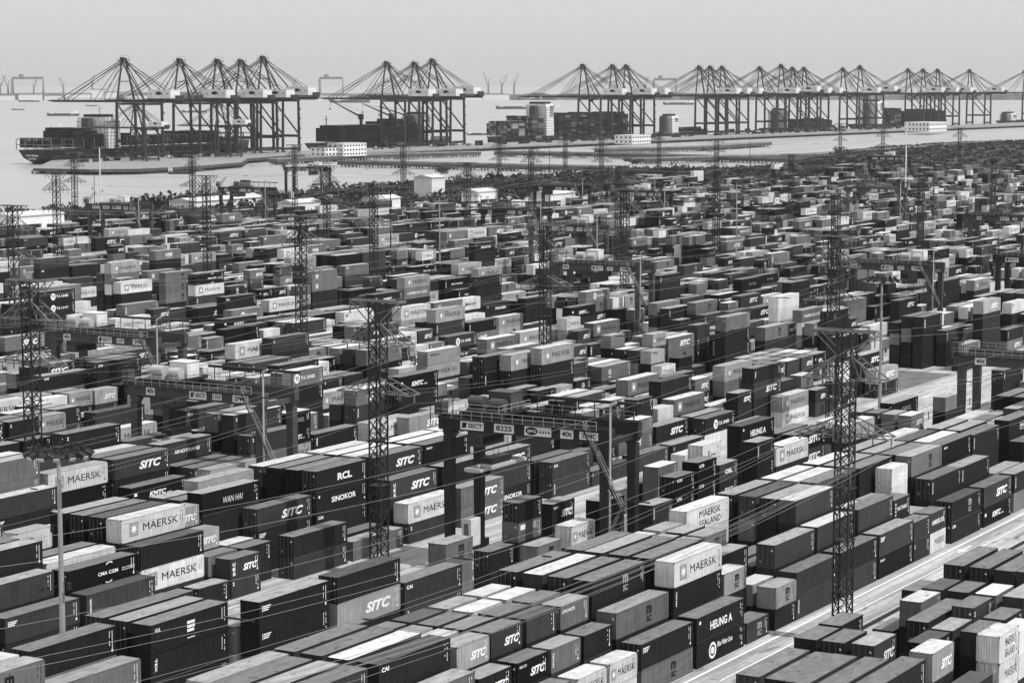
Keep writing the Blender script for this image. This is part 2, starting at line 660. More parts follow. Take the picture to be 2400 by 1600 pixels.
E 2 4 40 440 m^w:MAERSK/d/d/d 2.9
E 2 3 40 495.5 g:TRIV/d/d 2.87
E 2 3 40 665.2 d:SITC/d/d 2.81
E 3 4 40 279.1 g/d/d/d 2.86
E 3 4 40 377.4 l^w:MLINE/l:MAERSK/d/d 2.86
E 3 4 40 400 m^w:MAERSK/d/d/d 2.93
E 3 4 40 413.3 l^w:MAERSK/d/d/d 2.97
E 3 4 40 497 m:MSC/g/d/d 2.83
E 3 3 40 597.9 l:MSC/d/d 2.8
F 0 4 40 273.1 w:MAERSK/d/d/d 2.93
F 0 5 40 354.8 g:TWO/d/d/d/d 3.01
F 0 4 40 473 k:KMTC/d/d/d 2.78
F 0 3 40 553.8 d:EMB/d/d 2.73
F 0 4 40 568.7 w:INTER/w:INTER/d/d 2.71
F 1 4 20 293.6 w^w:TEXV/d/d/d 2.56
F 1 4 20 306.8 l:SITC/g:SITC/d/d 2.56
F 1 5 40 347.1 w^w:MAERSK/d/d/d/d 2.89
F 1 3 20 501.7 k/k:UES/d 2.69
F 2 5 40 310.9 d:CAI/d/d/d/d 2.91
F 2 4 20 375.3 m:MSC/d/d/d 2.59
F 2 5 40 531 d:TEX/d/d/d/d 2.87
G 0 3 40 305.6 m:HAPAG/d/d 2.93
G 0 4 40 468.7 w^w:INTER/d/d/d 2.96
G 0 3 40 536 d:TEX/d/d 2.9
G 0 4 40 593.6 g:MSCW/d/d/d 2.92
G 0 4 40 631.7 d/l:MAERSK/d/d 2.78
G 0 4 40 656 l:MAERSK/d/d/d 2.76
G 1 3 40 319.4 k:UES/d/d 2.96
G 1 3 40 508 d/d/d 3
G 1 4 40 665.7 k:OOCL/d/d/d 2.95
G 2 4 40 386.5 k/k:EMB/d/d 2.96
G 2 4 40 430.9 w^w:TXT/d:TEX/d/d 2.93
G 2 3 40 493.3 d:EVER/d/d 2.83
G 2 3 40 752.5 m:MSC/d/d 2.89
G 3 5 40 447.7 d:KMTC/d/d/d/d 2.88
G 3 5 40 494.1 d/d/d/d/d 3.03
H 0 4 40 420.3 m:TS/d/d/d 2.96
H 0 5 40 492.9 l:MAERSK/m:HSUD/d/d/d 2.85
H 0 5 40 529.4 l:MAERSK/d/d/d/d 2.79
H 0 4 40 564.2 g/d/d/d 2.91
H 0 3 40 635.4 m:MSC/d/d 2.94
H 0 3 40 802.6 l:MSC/m/d 2.92
H 1 5 40 421.8 d:CAI/d/d/d/d 2.94
H 1 3 40 523.7 d:SINOL/d/d 2.84
H 1 4 40 675.3 d:SITC/d/d/d 2.91
H 1 4 40 692.7 m:SITC/d/d/d 2.89
H 2 4 40 351.9 m:SITC/d/d/d 2.92
H 2 4 40 476.7 k:OOCL/d/d/d 2.94
H 2 4 40 521.8 k:SINOT/k/d/d 2.83
H 3 4 40 390.2 w^w:YANG/d/d/d 3.01
H 3 4 40 419.9 d:SITC/d/d/d 3
H 3 4 40 446.9 w^w:MAERSK/k:TS/d/d 2.9
I 0 5 40 412.1 d:TS/d:TS/d/d/d 2.88
I 0 5 40 441.2 w:MAERSK/d/d/d/d 2.91
I 0 5 40 470.9 k:CMA/w:MAERSK/g:TEX/m:HSUD/d 2.9
I 0 4 20 485.8 d:EMB/d/d/d 2.55
I 0 4 40 523.1 m:STAR/m:STAR/d/d 2.89
I 0 5 40 610.2 k:SINOKOR/d/d/d/d 2.86
I 0 4 40 700 d/d/d/d 2.94
I 2 3 40 602.5 d/d/d 2.91
I 2 3 40 727.2 m:MAERSK/d/d 2.93
I 3 3 40 577.2 d:TWO/d/d 2.85
I 3 3 40 619.2 m/d/d 2.86
J 0 2 40 579 g/d 2.9
J 0 4 40 604.9 d:UES/d/d/d 2.89
J 1 4 40 499.3 m:MSC/m:MSC/m:MSC/d:EMB 2.87
J 1 5 40 554.7 w:MAERSK/d/d/d/d 2.91
J 1 2 40 722.5 w^w:MAERSK/d 2.95
J 2 4 40 536.7 m:HAPAG/d/d/d 2.88
J 2 4 40 633.1 d:TS/d/d/d 2.9
J 3 4 40 499 m:STAR/d:TEX/d/d 2.91
K 0 2 40 495.9 w^w:MAERSK/d 2.79
K 0 5 40 533.6 m:ONE/d/d/d/d 2.85
K 0 4 40 586.3 d:TWO/d/d/d 2.86
K 1 3 40 496.9 g/d/d 2.79
K 3 4 20 534.3 w^w:MAERSK/d/d/d 2.61
L 0 4 40 529.8 m:MSC/d/d/d 2.84
L 1 4 40 498.5 w:MAERSK/d/d/d 2.9
L 3 4 40 586.9 w:MAERSK/d/d/d 2.93
M 2 4 40 622.8 w^w:MAERSK/d/d/d 2.9
M 3 4 40 590.1 d:SITC/d/d/d 3.1
M 3 4 40 607.2 m:MSC/d/d/d 3.06
M 3 4 40 690.4 g/d/d/d 2.9
M 3 3 40 778.1 d:SITC/d/d 2.98
N 3 3 40 828.1 m:MSC/d/d 3.05
N 3 3 20 853.3 d:SITC/d/d 2.65
Z 0 2 20 212 d/d 2.59
Z 0 3 20 219.9 w^w:SEALAND/w:MAERSK0/w 2.84
Z 0 3 20 226.1 w/w/d 2.59
Z 1 3 40 195 d^m/d/d 2.9
Z 1 3 20 208.9 l^w:SITC/d/d 2.93
Z 1 3 20 223.5 g^m/d/d 2.59
Z 1 3 20 230.4 d^m/w/d 2.59
Z 1 3 40 236.7 g^l:TRIV/d/d 2.96
Z 1 3 40 250.5 d^m/d/d 2.9
Z 2 3 40 193 g^m:SITC/d/d 2.9
Z 2 3 20 216.3 d/g/d 2.59
Z 2 3 20 223 g/d:TRIV/d 2.59
Z 2 3 20 229.4 g^m:TWO/d/d 2.96
Z 2 3 20 236.4 m^w/d/d 2.96
Z 2 3 40 250.5 g^m/d/d 2.9
Z 3 3 40 192.5 g^m/d/d 2.9
Z 3 3 20 208.9 g^l:SITC/d/d 2.93
Z 3 3 40 223.88 d^m/g/g 2.7
Z 3 3 20 236.22 d^m/d/d 2.96
Z 3 3 40 252 g^m/d/d 2.77
Z 4 3 40 195 d^m/d/d 2.66
Z 4 3 20 208.6 d^m/d/d 2.92
Z 4 3 20 230 m^w/k/d 2.89
Z 4 3 20 236.5 d^d/d/d 2.92
Z 4 3 40 252 d^m/d/d 2.77
Z 5 3 40 195.2 g^m/d/d 2.65
Z 5 3 20 208.9 d^m/d/d 2.88
Z 5 3 20 215.1 d^m/d/d 2.93
Z 5 2 20 229.9 d/d 2.59
Z 5 3 40 251.8 d^m/d/d 2.78
'''.strip().split('\n'))]

FRONT = dict(Z=73.6, A=108.7, B=139.1, C=173.9, D=204.3, E=235.0, F=265.3, G=295.4, H=325.8, I=376.8, J=407.0, K=442.0, L=472.0,
             M=505.0, N=536.0, O=574.0, P=605.0, Q=637.0, R=667.0, S=702.0, T=732.0, X=766.0, Y=796.0)
W_, PITCHV = 2.438, 3.05
LEN = {40: 12.19, 20: 6.06}
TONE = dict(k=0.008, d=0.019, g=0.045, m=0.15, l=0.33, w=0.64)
ROOF = dict(d=0.095, m=0.18, l=0.32, w=0.57, r=0.26)  # roof tones hold sunlit brightness as well as dust and fading
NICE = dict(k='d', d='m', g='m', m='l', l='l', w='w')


def far_limit(px):
    """where the full stacks end towards the shore"""
    q = ((-200, 602), (60, 598), (300, 572), (600, 560), (1000, 545), (1300, 533), (1470, 520), (1500, 452), (1560, 441), (2000, 436), (2700, 428))
    for (a, b), (c, d) in zip(q, q[1:]):
        if px <= c:
            return b + (d - b) * (px - a) / (c - a)
    return 428


def make_layout():
    """every container of the yard: (block, row, tier, tiers, u, length, z, height, tone, roof tone, lettering)"""
    rg = random.Random(11)
    occ = {}                                   # (block, row) -> [(u0, u1, n, seen tiers)]
    out = []

    def put(b, row, n, L, u, spec, h):
        occ.setdefault((b, row), []).append((u, u + LEN[L], n, spec))
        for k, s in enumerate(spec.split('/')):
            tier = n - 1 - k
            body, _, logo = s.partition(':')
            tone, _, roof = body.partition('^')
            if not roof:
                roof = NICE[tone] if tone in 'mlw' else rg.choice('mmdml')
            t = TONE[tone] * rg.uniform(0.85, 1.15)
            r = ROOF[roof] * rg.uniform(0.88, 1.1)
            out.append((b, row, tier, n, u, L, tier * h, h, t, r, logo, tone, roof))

    for b, row, n, L, u, spec, h in STACKS:
        put(b, row, n, L, u, spec, h)

    def seen(spec):
        q = spec.split('/')
        i = max([j for j, s in enumerate(q) if s != 'd'], default=0)
        return i + 1

    logos40 = ['MAERSK'] * 5 + ['SITC'] * 5 + ['MSC'] * 4 + ['CAI'] * 3 + ['TRIV'] * 6 + ['TWO'] * 4 + ['SEACO'] * 2 + ['KMTC', 'TS', 'CMA', 'HSUD', 'EMB', 'TEXB', 'ONE', 'YANG', 'SINOT', 'STAR', 'UES', 'OOCL', 'OOCL'] + [''] * 14
    logos20 = ['SITC'] * 6 + ['MSC'] * 2 + ['MAERSK'] * 3 + ['TWO'] * 3 + ['TRIV'] * 2 + ['KMTC', 'EMB', 'OOCL'] + [''] * 9

    def rspec(L, n):
        s = []
        for i in range(min(n, 3)):
            g = rg.choice(logos40 if L == 40 else logos20)
            tone = {'MAERSK': 'wwlll', 'MSC': 'mmlmg', 'SITC': 'ggmdd', 'YANG': 'w', 'ONE': 'm', 'HSUD': 'm', 'STAR': 'm', 'CMA': 'k', 'KMTC': 'k', 'OOCL': 'k'}.get(g, 'ddddkgggggmmm' + ('lww' if not g else ''))
            tone = rg.choice(tone)
            roof = rg.choice('mmmlllmw' if tone in 'kdg' else 'lwwl')  # paler roofs put the sunlit tops into the colour
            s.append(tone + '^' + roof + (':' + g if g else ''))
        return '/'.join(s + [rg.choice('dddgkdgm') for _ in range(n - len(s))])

    tall = {}
    for bi, (b, f) in enumerate(FRONT.items()):
        if b == 'Z':
            segs = [(150, 250)]
        elif b == 'A':
            segs = [(128, 392)]
        elif b == 'B':
            segs = [(128, 222), (345, 392)]
        elif b == 'C':
            segs = [(150, 440), (500, 880), (928, 1190)]
        elif b in 'DEFGH':
            segs = [(160, 458), (488, 880), (928, 1190), (1300, 1520)]
        else:
            segs = [(200, 446), (486, 878), (930, 1200), (1300, 1530)]
        for s0, s1 in segs:
            # bays of a segment; each bay holds six rows
            u = s0 + (bi * 3.1) % 5
            lean = 0
            while u + 13 < s1:
                split = rg.random() < 0.3
                lean = lean if rg.random() < 0.7 else rg.choice((0, 0, 0, -1, 1))
                gone = rg.random() < 0.07
                for row in range(4 if b == 'B' else 6):
                    v = f + PITCHV * row
                    px, py, d = to_px(u + 6, v, 8)
                    gy = to_px(u + 6, v, 0)[1]
                    lim = far_limit(px)
                    if gy < lim - 46:
                        continue
                    if d < 150 or not (-140 < px < 2540) or py > 1750 or (v > 600 and u > 1235) or v > 725 - max(0, u - 800) * 0.25:
                        continue
                    for L, uu in ([(40, u)] if not split else [(20, u), (20, u + 6.6)]):
                        a0, a1 = uu - 0.2, uu + LEN[L] + 0.2
                        if any(a0 < q1 and a1 > q0 for q0, q1, _, _ in occ.get((b, row), ())):
                            if L == 20:
                                continue
                            # try to fit a short one into what is left of the bay
                            ok = False
                            for L2, u2 in ((20, uu), (20, uu + 6.5)):
                                if not any(u2 - 0.2 < q1 and u2 + 6.26 > q0 for q0, q1, _, _ in occ.get((b, row), ())):
                                    L, uu, ok = L2, u2, True
                                    break
                            if not ok:
                                continue
                        base = (2, 3, 4, 4, 4, 4)[row] if b in 'ABC' else (3 if b == 'Z' else (2, 3, 4, 4, 4, 4)[row])
                        if b in 'Z':
                            n = 3
                        elif b in 'AC':
                            n = base - (rg.random() < 0.3)
                        elif b == 'B':
                            n = rg.choice((1, 2, 2, 3))
                        else:
                            n = base + lean + rg.choice((-1, -1, 0, 0, 0, 0, 0, 0, 1))
                            if gone:
                                n = min(n, rg.choice((0, 0, 1)))
                        if gy < lim:
                            n = rg.choice((0, 0, 0, 1, 1, 2))
                        # stay below what the photo shows standing behind
                        for r2 in range(row + 1, 6):
                            sh = 5.1 * (r2 - row)
                            for q0, q1, qn, sp in occ.get((b, r2), ()):
                                if sp.startswith('*'):
                                    continue
                                if uu + sh < q1 + 1 and uu + LEN[L] + sh > q0 - 1:
                                    n = min(n, qn - seen(sp))
                        n = max(0, min(5, n))
                        if n:
                            h = 2.9 if L == 40 and rg.random() < 0.8 else 2.62
                            sp = rspec(L, n)
                            put(b, row, n, L, uu, sp, h)
                            occ[(b, row)][-1] = (uu, uu + LEN[L], n, '*' + sp)
                u += 13.65
    return out

# the 300 containers that show largest become things of their own
SELECTED = [i for r in '''2 4 6-19 21 23-26 31 34 37 40 43 46 49-50 53 58 61 64 70 73 84 88 92 96 100 104 108 112 116 121 125 129 133 137 141 153 157 165 169 173 177 181 189
195 199 203 235 239 247 251 259 263 277-278 317 321 329 333 341 345 357 361 405-406 409-410 413 416 419 422 426 429 433 437 441-442 445 449 452-454
456 464 472 475 489 493 504 510 514 517 523 527 529-530 533 536 542 557-559 562-573 575-576 578-582 592 595 598-599 601 603 605-606 608 611-612 618
621-622 628 637 641 644 653-654 656-658 660 664 668 672-673 676 680 684 705 713-714 719 731 736 740 744 751 757 775 779 787 795 803 815-817 824 832
835 838 841-842 860-861 865-866 870 884 888-889 925 932 942 946 950 954 969 993 1001 1047 1051 1061 1066 1095 1111 1123 1131 1135-1136 1140 1145
1265-1266 1271 1274 1277 1280 1289 1292 1295 1298 1301 1307 1310 1313 1316 1319 1322 1325 1328 1334 1337 1340 1343 1348 1441 1459 1475 1509 1523-1525
1543-1544 1808-1809 1812 1835-1836 1839 1853 1856-1857 1868 1873 1876 1882 1889 1894 1898 1903 1912 1919 1942-1943 1952 1991-1992 2078 2117 2475 2482
2487 2555 2564 2586 2634 2691-2692 3481 3486 3496 3529 3768 3771-3772 3784 4628 4666 4738 5670 6629'''.split() for i in (range(int(r.split('-')[0]), int(r.split('-')[-1]) + 1))]

# ------------------------------------------------------------------ ground, water, roads
def ground_material():
    m = bpy.data.materials.new('yard_concrete')
    m.use_nodes = True
    t = m.node_tree
    b = t.nodes['Principled BSDF']
    g = nd(t, 'ShaderNodeNewGeometry').outputs['Position']
    big = noise_out(t, scaled(t, g, (0.02, 0.05, 1)), 1.0, 5, 0.3, 0.7, 0.86, 1.1)
    tracks = noise_out(t, scaled(t, g, (0.025, 0.55, 1)), 1.0, 5, 0.32, 0.6, 0.52, 1.08)
    marks = noise_out(t, scaled(t, g, (0.12, 0.5, 1)), 1.3, 7, 0.60, 0.68, 1.0, 0.5)
    fine = noise_out(t, g, 1.2, 8, 0.3, 0.7, 0.88, 1.1)
    slab = nd(t, 'ShaderNodeTexBrick')
    slab.inputs['Scale'].default_value = 0.18
    slab.inputs['Mortar Size'].default_value = 0.012
    slab.inputs['Color1'].default_value = (1, 1, 1, 1)
    slab.inputs['Color2'].default_value = (0.93, 0.93, 0.93, 1)
    slab.inputs['Mortar'].default_value = (0.6, 0.6, 0.6, 1)
    t.links.new(g, slab.inputs['Vector'])
    c = mathn(t, 'MULTIPLY', mathn(t, 'MULTIPLY', big, tracks), mathn(t, 'MULTIPLY', marks, fine))
    c = mathn(t, 'MULTIPLY', c, slab.outputs['Color'])
    c = mathn(t, 'MULTIPLY', c, 0.46, True)
    t.links.new(c, b.inputs['Base Color'])
    b.inputs['Roughness'].default_value = 0.75
    b.inputs['Specular IOR Level'].default_value = 0.25
    return m


def water_material():
    m = bpy.data.materials.new('river_water')
    m.use_nodes = True
    t = m.node_tree
    b = t.nodes['Principled BSDF']
    g = nd(t, 'ShaderNodeNewGeometry').outputs['Position']
    c = noise_out(t, scaled(t, g, (0.0012, 0.004, 1)), 1.0, 6, 0.3, 0.7, 0.30, 0.36)
    t.links.new(c, b.inputs['Base Color'])
    b.inputs['Roughness'].default_value = 0.35
    b.inputs['Specular IOR Level'].default_value = 0.4
    nz = nd(t, 'ShaderNodeTexNoise')
    nz.inputs['Scale'].default_value = 1.0
    nz.inputs['Detail'].default_value = 5
    t.links.new(scaled(t, g, (0.05, 0.12, 1)), nz.inputs['Vector'])
    bp = nd(t, 'ShaderNodeBump')
    bp.inputs['Strength'].default_value = 0.5
    bp.inputs['Distance'].default_value = 1.2
    t.links.new(nz.outputs[0], bp.inputs['Height'])
    t.links.new(bp.outputs[0], b.inputs['Normal'])
    return m


SHORE = [at_z(x, y, 4) for x, y in ((-260, 505), (0, 492), (61, 489), (102, 484), (197, 474), (296, 467), (354, 459), (510, 450), (646, 443),
                                    (782, 431), (834, 431), (919, 422), (1035, 416), (1140, 412), (1232, 404), (1310, 400), (1412, 396), (1500, 388),
                                    (1640, 384), (1780, 378), (1860, 372), (1930, 352), (2060, 336), (2250, 325), (2560, 318))]
ground_outline = [(-700, -900), (5200, -900), (5200, SHORE[-1][1])] + SHORE[::-1] + [(-700, SHORE[0][1])]
g = MB()
g.prism(ground_outline, -7, 0)
kind(g.build('ground', ground_material()), 'structure')
w = MB()
w.face([(-30000, -30000, -4), (40000, -30000, -4), (40000, 40000, -4), (-30000, 40000, -4)])
kind(w.build('water', water_material()), 'structure')

mat('road_paint', 0.72, 0.7, 0.2, 0.15, 2.0)
mat('asphalt', 0.13, 0.85, 0.2, 0.3, 0.3)
rm = MB()


def line(u0, u1, v, w_=0.25, z=0.008):
    rm.face([(u0, v - w_ / 2, z), (u1, v - w_ / 2, z), (u1, v + w_ / 2, z), (u0, v + w_ / 2, z)])


def arrow(u, v, s=1, z=0.008):
    # a traffic arrow pointing back along the row
    rm.face([(u, v - 0.16, z), (u + 3.2 * s, v - 0.16, z), (u + 3.2 * s, v + 0.16, z), (u, v + 0.16, z)][::1 if s > 0 else -1])
    rm.face([(u - 2.4 * s, v, z), (u, v - 0.75, z), (u, v + 0.75, z)][::1 if s > 0 else -1])


line(120, 395, 107.3, 0.38)
line(120, 395, 104.4, 0.2)
for uu in (186, 214, 258, 300, 345):
    arrow(uu, 105.9)
for v_ in (157.6, 161.2, 171.2):
    line(160, 395, v_, 0.22)
for v_ in (161.3, 164.4, 167.4, 170.4):
    q = 330
    while q < 560:
        line(q, q + (5 if v_ < 170 else 9), v_, 0.22)
        q += 11 if v_ < 170 else 9
for k in range(7):
    q = 396 + 9 * k
    rm.face([(q, 176, 0.012), (q + 0.3, 176, 0.012), (q + 0.3, 186, 0.012), (q, 186, 0.012)])
for uu in (402, 424, 446, 468):
    arrow(uu, 166)
for u0, v0 in ((468, 300), (468, 330), (452, 378), (452, 408)):
    for k in range(5):
        rm.face([(u0, v0 + 5 * k, 0.012), (u0 + 12, v0 + 5 * k, 0.012), (u0 + 12, v0 + 5 * k + 0.25, 0.012), (u0, v0 + 5 * k + 0.25, 0.012)])
kind(rm.build('road_markings', MATS['road_paint']), 'structure')
gs = MB()
pts_ = [(u, v) for u, v in SHORE if u > 760]
gs.face([(u, v - 1.5, 0.02) for u, v in pts_] + [(5000, SHORE[-1][1] - 1.5, 0.02), (5000, -200, 0.02), (1560, -200, 0.02), (1560, 610, 0.02), (1240, 650, 0.02), (1000, 700, 0.02), (780, 740, 0.02)])
kind(gs.build('scrub_field', mat('scrub_soil', 0.055, 0.9, 0.1, 0.5, 0.06)), 'structure')
gt = MB()
gt.face([(1200, 250, 0.016), (1290, 250, 0.016), (1290, 640, 0.016), (1200, 640, 0.016)])
kind(gt.build('green_strip_ground', MATS['scrub_soil']), 'structure')
pa = MB()
for u0, u1, v0, v1 in ((452, 484, 174, 188), (470, 486, 296, 322), (448, 484, 372, 420)):
    pa.face([(u0, v0, 0.004), (u1, v0, 0.004), (u1, v1, 0.004), (u0, v1, 0.004)])
kind(pa.build('asphalt_strip', MATS['asphalt']), 'structure')
kb = MB()
kb.box(170, 262, 100.0, 100.35, 0, 0.3)
kb.box(262.5, 395, 100.0, 100.35, 0, 0.3)
kind(kb.build('kerb', MATS['kerb_dark']), 'structure')

# bollard fence along the edge of the crossing road
fn = MB()
N_B = 15
bf = tag(empty('bollard_fence', (398, 154.2, 0)), 'row of thin dark posts joined by a rail along the wide light road', 'fence')
for k in range(N_B):
    p_ = MB()
    p_.tube((k * 2.9, 0, 0), (k * 2.9, 0, 1.5), 0.09, k=6)
    p_.build('post', MATS['dark_steel'], bf)
fn.bar((0, 0, 1.1), (2.9 * (N_B - 1), 0, 1.1), 0.05)
fn.build('rail', MATS['dark_steel'], bf)

# ------------------------------------------------------------------ lettering
_txt = {}


def text_mesh(s, res=3, bold=0.02, shear=0.0):
    key = (s, res, bold, shear)
    if key in _txt:
        return _txt[key]
    cu = bpy.data.curves.new('lettering', 'FONT')
    cu.body = s
    cu.resolution_u = res
    cu.offset = bold
    cu.shear = shear
    cu.fill_mode = 'FRONT'
    o = bpy.data.objects.new('lettering', cu)
    C.objects.link(o)
    bpy.context.view_layer.update()
    me = bpy.data.meshes.new_from_object(o.evaluated_get(bpy.context.evaluated_depsgraph_get()))
    v = np.array([q.co[:2] for q in me.vertices])
    f = [tuple(p.vertices) for p in me.polygons]
    bpy.data.objects.remove(o)
    bpy.data.curves.remove(cu)
    bpy.data.meshes.remove(me)
    v -= v.min(0)
    v /= v.max(0)
    _txt[key] = (v, f)
    return _txt[key]


def poly_disc(cx, cz, r, k=14, rx=1.0):
    return [(cx + rx * r * math.cos(2 * math.pi * i / k), cz + r * math.sin(2 * math.pi * i / k)) for i in range(k)]


def star(cx, cz, r, n=7):
    out = []
    for i in range(2 * n):
        rr = r if i % 2 == 0 else r * 0.42
        a = math.pi / 2 + math.pi * i / n
        out.append((cx + rr * math.cos(a), cz + rr * math.sin(a)))
    return out


def decals(logo, L, h, res=3, marks=True):
    """flat pieces of lettering on a side, as (verts, faces, material) in side coordinates x 0..L, z 0..h; material 1 white 2 black 3 grey"""
    out = []

    def T(s, x0, x1, z0, z1, m=1, shear=0.0, bold=0.02, vert=False):
        v, f = text_mesh(s, res, bold, shear)
        v = v.copy()
        if vert:
            v = np.stack([v[:, 1], 1 - v[:, 0]], 1)
            f = [tuple(reversed(q)) for q in f] if False else f
        w = np.stack([(x0 + v[:, 0] * (x1 - x0)) * L, (z0 + v[:, 1] * (z1 - z0)) * h], 1)
        out.append((w, f, m))

    def P(pts, m=1):
        out.append((np.array(pts), [tuple(range(len(pts)))], m))

    def Q(x0, x1, z0, z1, m=1):
        P([(x0 * L, z0 * h), (x1 * L, z0 * h), (x1 * L, z1 * h), (x0 * L, z1 * h)], m)

    def ring(cx, cz, r, w_, m=1, a0=0, a1=360, k=16):
        for i in range(k):
            a, b = R_(a0 + (a1 - a0) * i / k), R_(a0 + (a1 - a0) * (i + 1) / k)
            P([(cx + (r - w_) * math.cos(a), cz + (r - w_) * math.sin(a)), (cx + r * math.cos(a), cz + r * math.sin(a)),
               (cx + r * math.cos(b), cz + r * math.sin(b)), (cx + (r - w_) * math.cos(b), cz + (r - w_) * math.sin(b))], m)

    big = L > 8
    if logo in ('MAERSK', 'MAERSK0', 'STAR'):
        if logo != 'STAR':
            T('MAERSK', *((0.33, 0.88, 0.34, 0.66) if big else (0.30, 0.90, 0.36, 0.66)), m=2, bold=0.0)
        if logo != 'MAERSK0':
            x = 0.19 if big else 0.15
            s = 0.85 if big else 0.55
            Q(x - s / L, x + s / L, 0.5 - s / h, 0.5 + s / h, 3)
            P(star(x * L, 0.5 * h, s * 0.78), 4)
    elif logo == 'SEALAND':
        T('MAERSK', 0.3, 0.8, 0.52, 0.82, 2, bold=0.0)
        T('SEALAND', 0.3, 0.8, 0.12, 0.40, 2, bold=0.0)
    elif logo == 'MLINE':
        T('MAERSK LINE', 0.08, 0.36, 0.66, 0.8, 2)
        Q(0.04, 0.065, 0.64, 0.82, 3)
    elif logo in ('SITC', 'SITC2', 'SITCU'):
        T('SITC', *((0.44, 0.84, 0.28, 0.68) if big else (0.42, 0.9, 0.28, 0.62)), m=1, shear=0.3, bold=0.045)
        if logo == 'SITCU':
            for k, c in enumerate('UES'):
                T(c, 0.07, 0.07 + 0.55 / L, 0.62 - 0.24 * k, 0.8 - 0.24 * k, 1, bold=0.04)
        if logo == 'SITC2':
            T('SEACO', 0.07, 0.3, 0.74, 0.84, 1)
    elif logo == 'UES' or logo == 'UUS':
        for k, c in enumerate('UES'):
            T(c, 0.07, 0.07 + 0.6 / L, 0.62 - 0.24 * k, 0.8 - 0.24 * k, 1, bold=0.04)
    elif logo in ('MSC', 'MSCW'):
        c = 2 if logo == 'MSC' else 3
        x = 0.62 if big else 0.58
        w_ = 0.62 / L
        T('m', x - w_, x + w_, 0.48, 0.80, c, bold=0.05)
        T('SC', x - w_ * 0.92, x + w_ * 0.95, 0.17, 0.41, c, bold=0.04)
    elif logo == 'KMTC':
        T('KMTC', 0.32, 0.62, 0.32, 0.6, 1, 0.2, 0.04)
        T('LINE', 0.64, 0.72, 0.32, 0.4, 1, 0.2, 0.02)
        Q(0.05, 0.1, 0.5, 0.66)
    elif logo == 'HEUNG':
        T('HEUNG A', 0.28, 0.74, 0.30, 0.64, 1, 0, 0.03)
        P(poly_disc(0.07 * L, 0.76 * h, 0.22, 10))
    elif logo == 'HEUNG2':
        T('HEUNG A', 0.08, 0.24, 0.6, 0.72, 1)
    elif logo == 'BLUE':
        ring(0.33 * L, 0.46 * h, 0.95, 0.3)
        P(poly_disc(0.33 * L, 0.46 * h, 0.42, 10, 1.2))
        T('Blue Water Lines', 0.43, 0.75, 0.5, 0.72, 1, 0.15, 0.02)
    elif logo == 'RCL':
        T('RCL', 0.42, 0.7, 0.34, 0.68, 1, 0, 0.04)
    elif logo == 'SINOKOR':
        T('SINOKOR', 0.3, 0.78, 0.36, 0.62, 1, 0, 0.03)
        P(poly_disc(0.06 * L, 0.76 * h, 0.2, 10))
    elif logo in ('GAI', 'CAI'):
        T('CAI', 0.04, 0.04 + 1.2 / L, 0.7, 0.85, 1, 0, 0.04)
    elif logo in ('SEACO', 'SEACO2'):
        if logo == 'SEACO':
            T('SEACO', 0.05, 0.05 + 1.5 / L, 0.74, 0.84, 1, 0, 0.03)
        else:
            T('SEACO', 0.3, 0.75, 0.4, 0.6, 1, 0, 0.03)
    elif logo == 'TWO':
        T('2', 0.05, 0.05 + 0.35 / L, 0.66, 0.84, 1, 0, 0.03)
    elif logo in ('TEXB', 'GESE', 'TXT'):
        Q(0.04, 0.048, 0.62, 0.84)
        for k in range(3):
            Q(0.055, 0.055 + (1.3 - 0.2 * k) / L, 0.78 - 0.07 * k, 0.82 - 0.07 * k, 2 if logo == 'TXT' else 1)
    elif logo == 'FLOR':
        for k, w_ in enumerate((0.1, 0.1, 0.09)):
            Q(0.46, 0.46 + w_, 0.66 - 0.14 * k, 0.76 - 0.14 * k)
        Q(0.46, 0.56, 0.16, 0.19)
        T('VGA', 0.05, 0.12, 0.7, 0.84, 1)
    elif logo in ('TRIV', 'TEXV'):
        T('TRITON' if logo == 'TRIV' else 'TEXTAINER', 0.045, 0.045 + 0.32 / L, 0.24, 0.82, 1, 0, 0.03, True)
    elif logo == 'TEX':
        T('TEX', 0.05, 0.05 + 0.36 / L, 0.34, 0.8, 1, 0, 0.04, True)
    elif logo == 'WANHAI':
        T('WAN HAI', 0.36, 0.7, 0.34, 0.62, 1, 0.2, -0.012)
    elif logo == 'CMA':
        T('CMA CGM', 0.43, 0.72, 0.42, 0.58, 1, 0, 0.03)
        ring(0.6 * L, 0.58 * h, 1.05, 0.14, 1, 60, 130)
        ring(0.58 * L, 0.42 * h, 1.05, 0.14, 1, 240, 310)
        if big:
            T('eco container', 0.78, 0.97, 0.5, 0.57, 1)
            T('bamboo flooring', 0.78, 0.97, 0.40, 0.47, 1)
    elif logo == 'HSUD':
        T('HAMBURG SUD', 0.12, 0.88, 0.38, 0.62, 1, 0, 0.02)
    elif logo == 'TS':
        P(poly_disc(0.36 * L, 0.5 * h, 0.85, 16))
        T('TS', 0.36 - 0.5 / L, 0.36 + 0.5 / L, 0.36, 0.62, 5, 0, 0.03)
        T('T.S. LINES', 0.45, 0.8, 0.40, 0.6, 1, 0, 0.03)
    elif logo == 'YANG':
        T('YANG MING', 0.22, 0.8, 0.36, 0.62, 2, 0, 0.0)
    elif logo == 'ONE':
        T('ONE', *((0.38, 0.66, 0.32, 0.72) if big else (0.24, 0.8, 0.3, 0.72)), m=1, bold=0.05)
        Q(0.4, 0.64, 0.2, 0.23)
    elif logo == 'HAPAG':
        T('Hapag-Lloyd', 0.42, 0.84, 0.36, 0.62, 2, 0, 0.01)
        Q(0.3, 0.36, 0.34, 0.64, 2)
    elif logo == 'INTER':
        T('Interasia', 0.5, 0.82, 0.38, 0.62, 2, 0, 0.03)
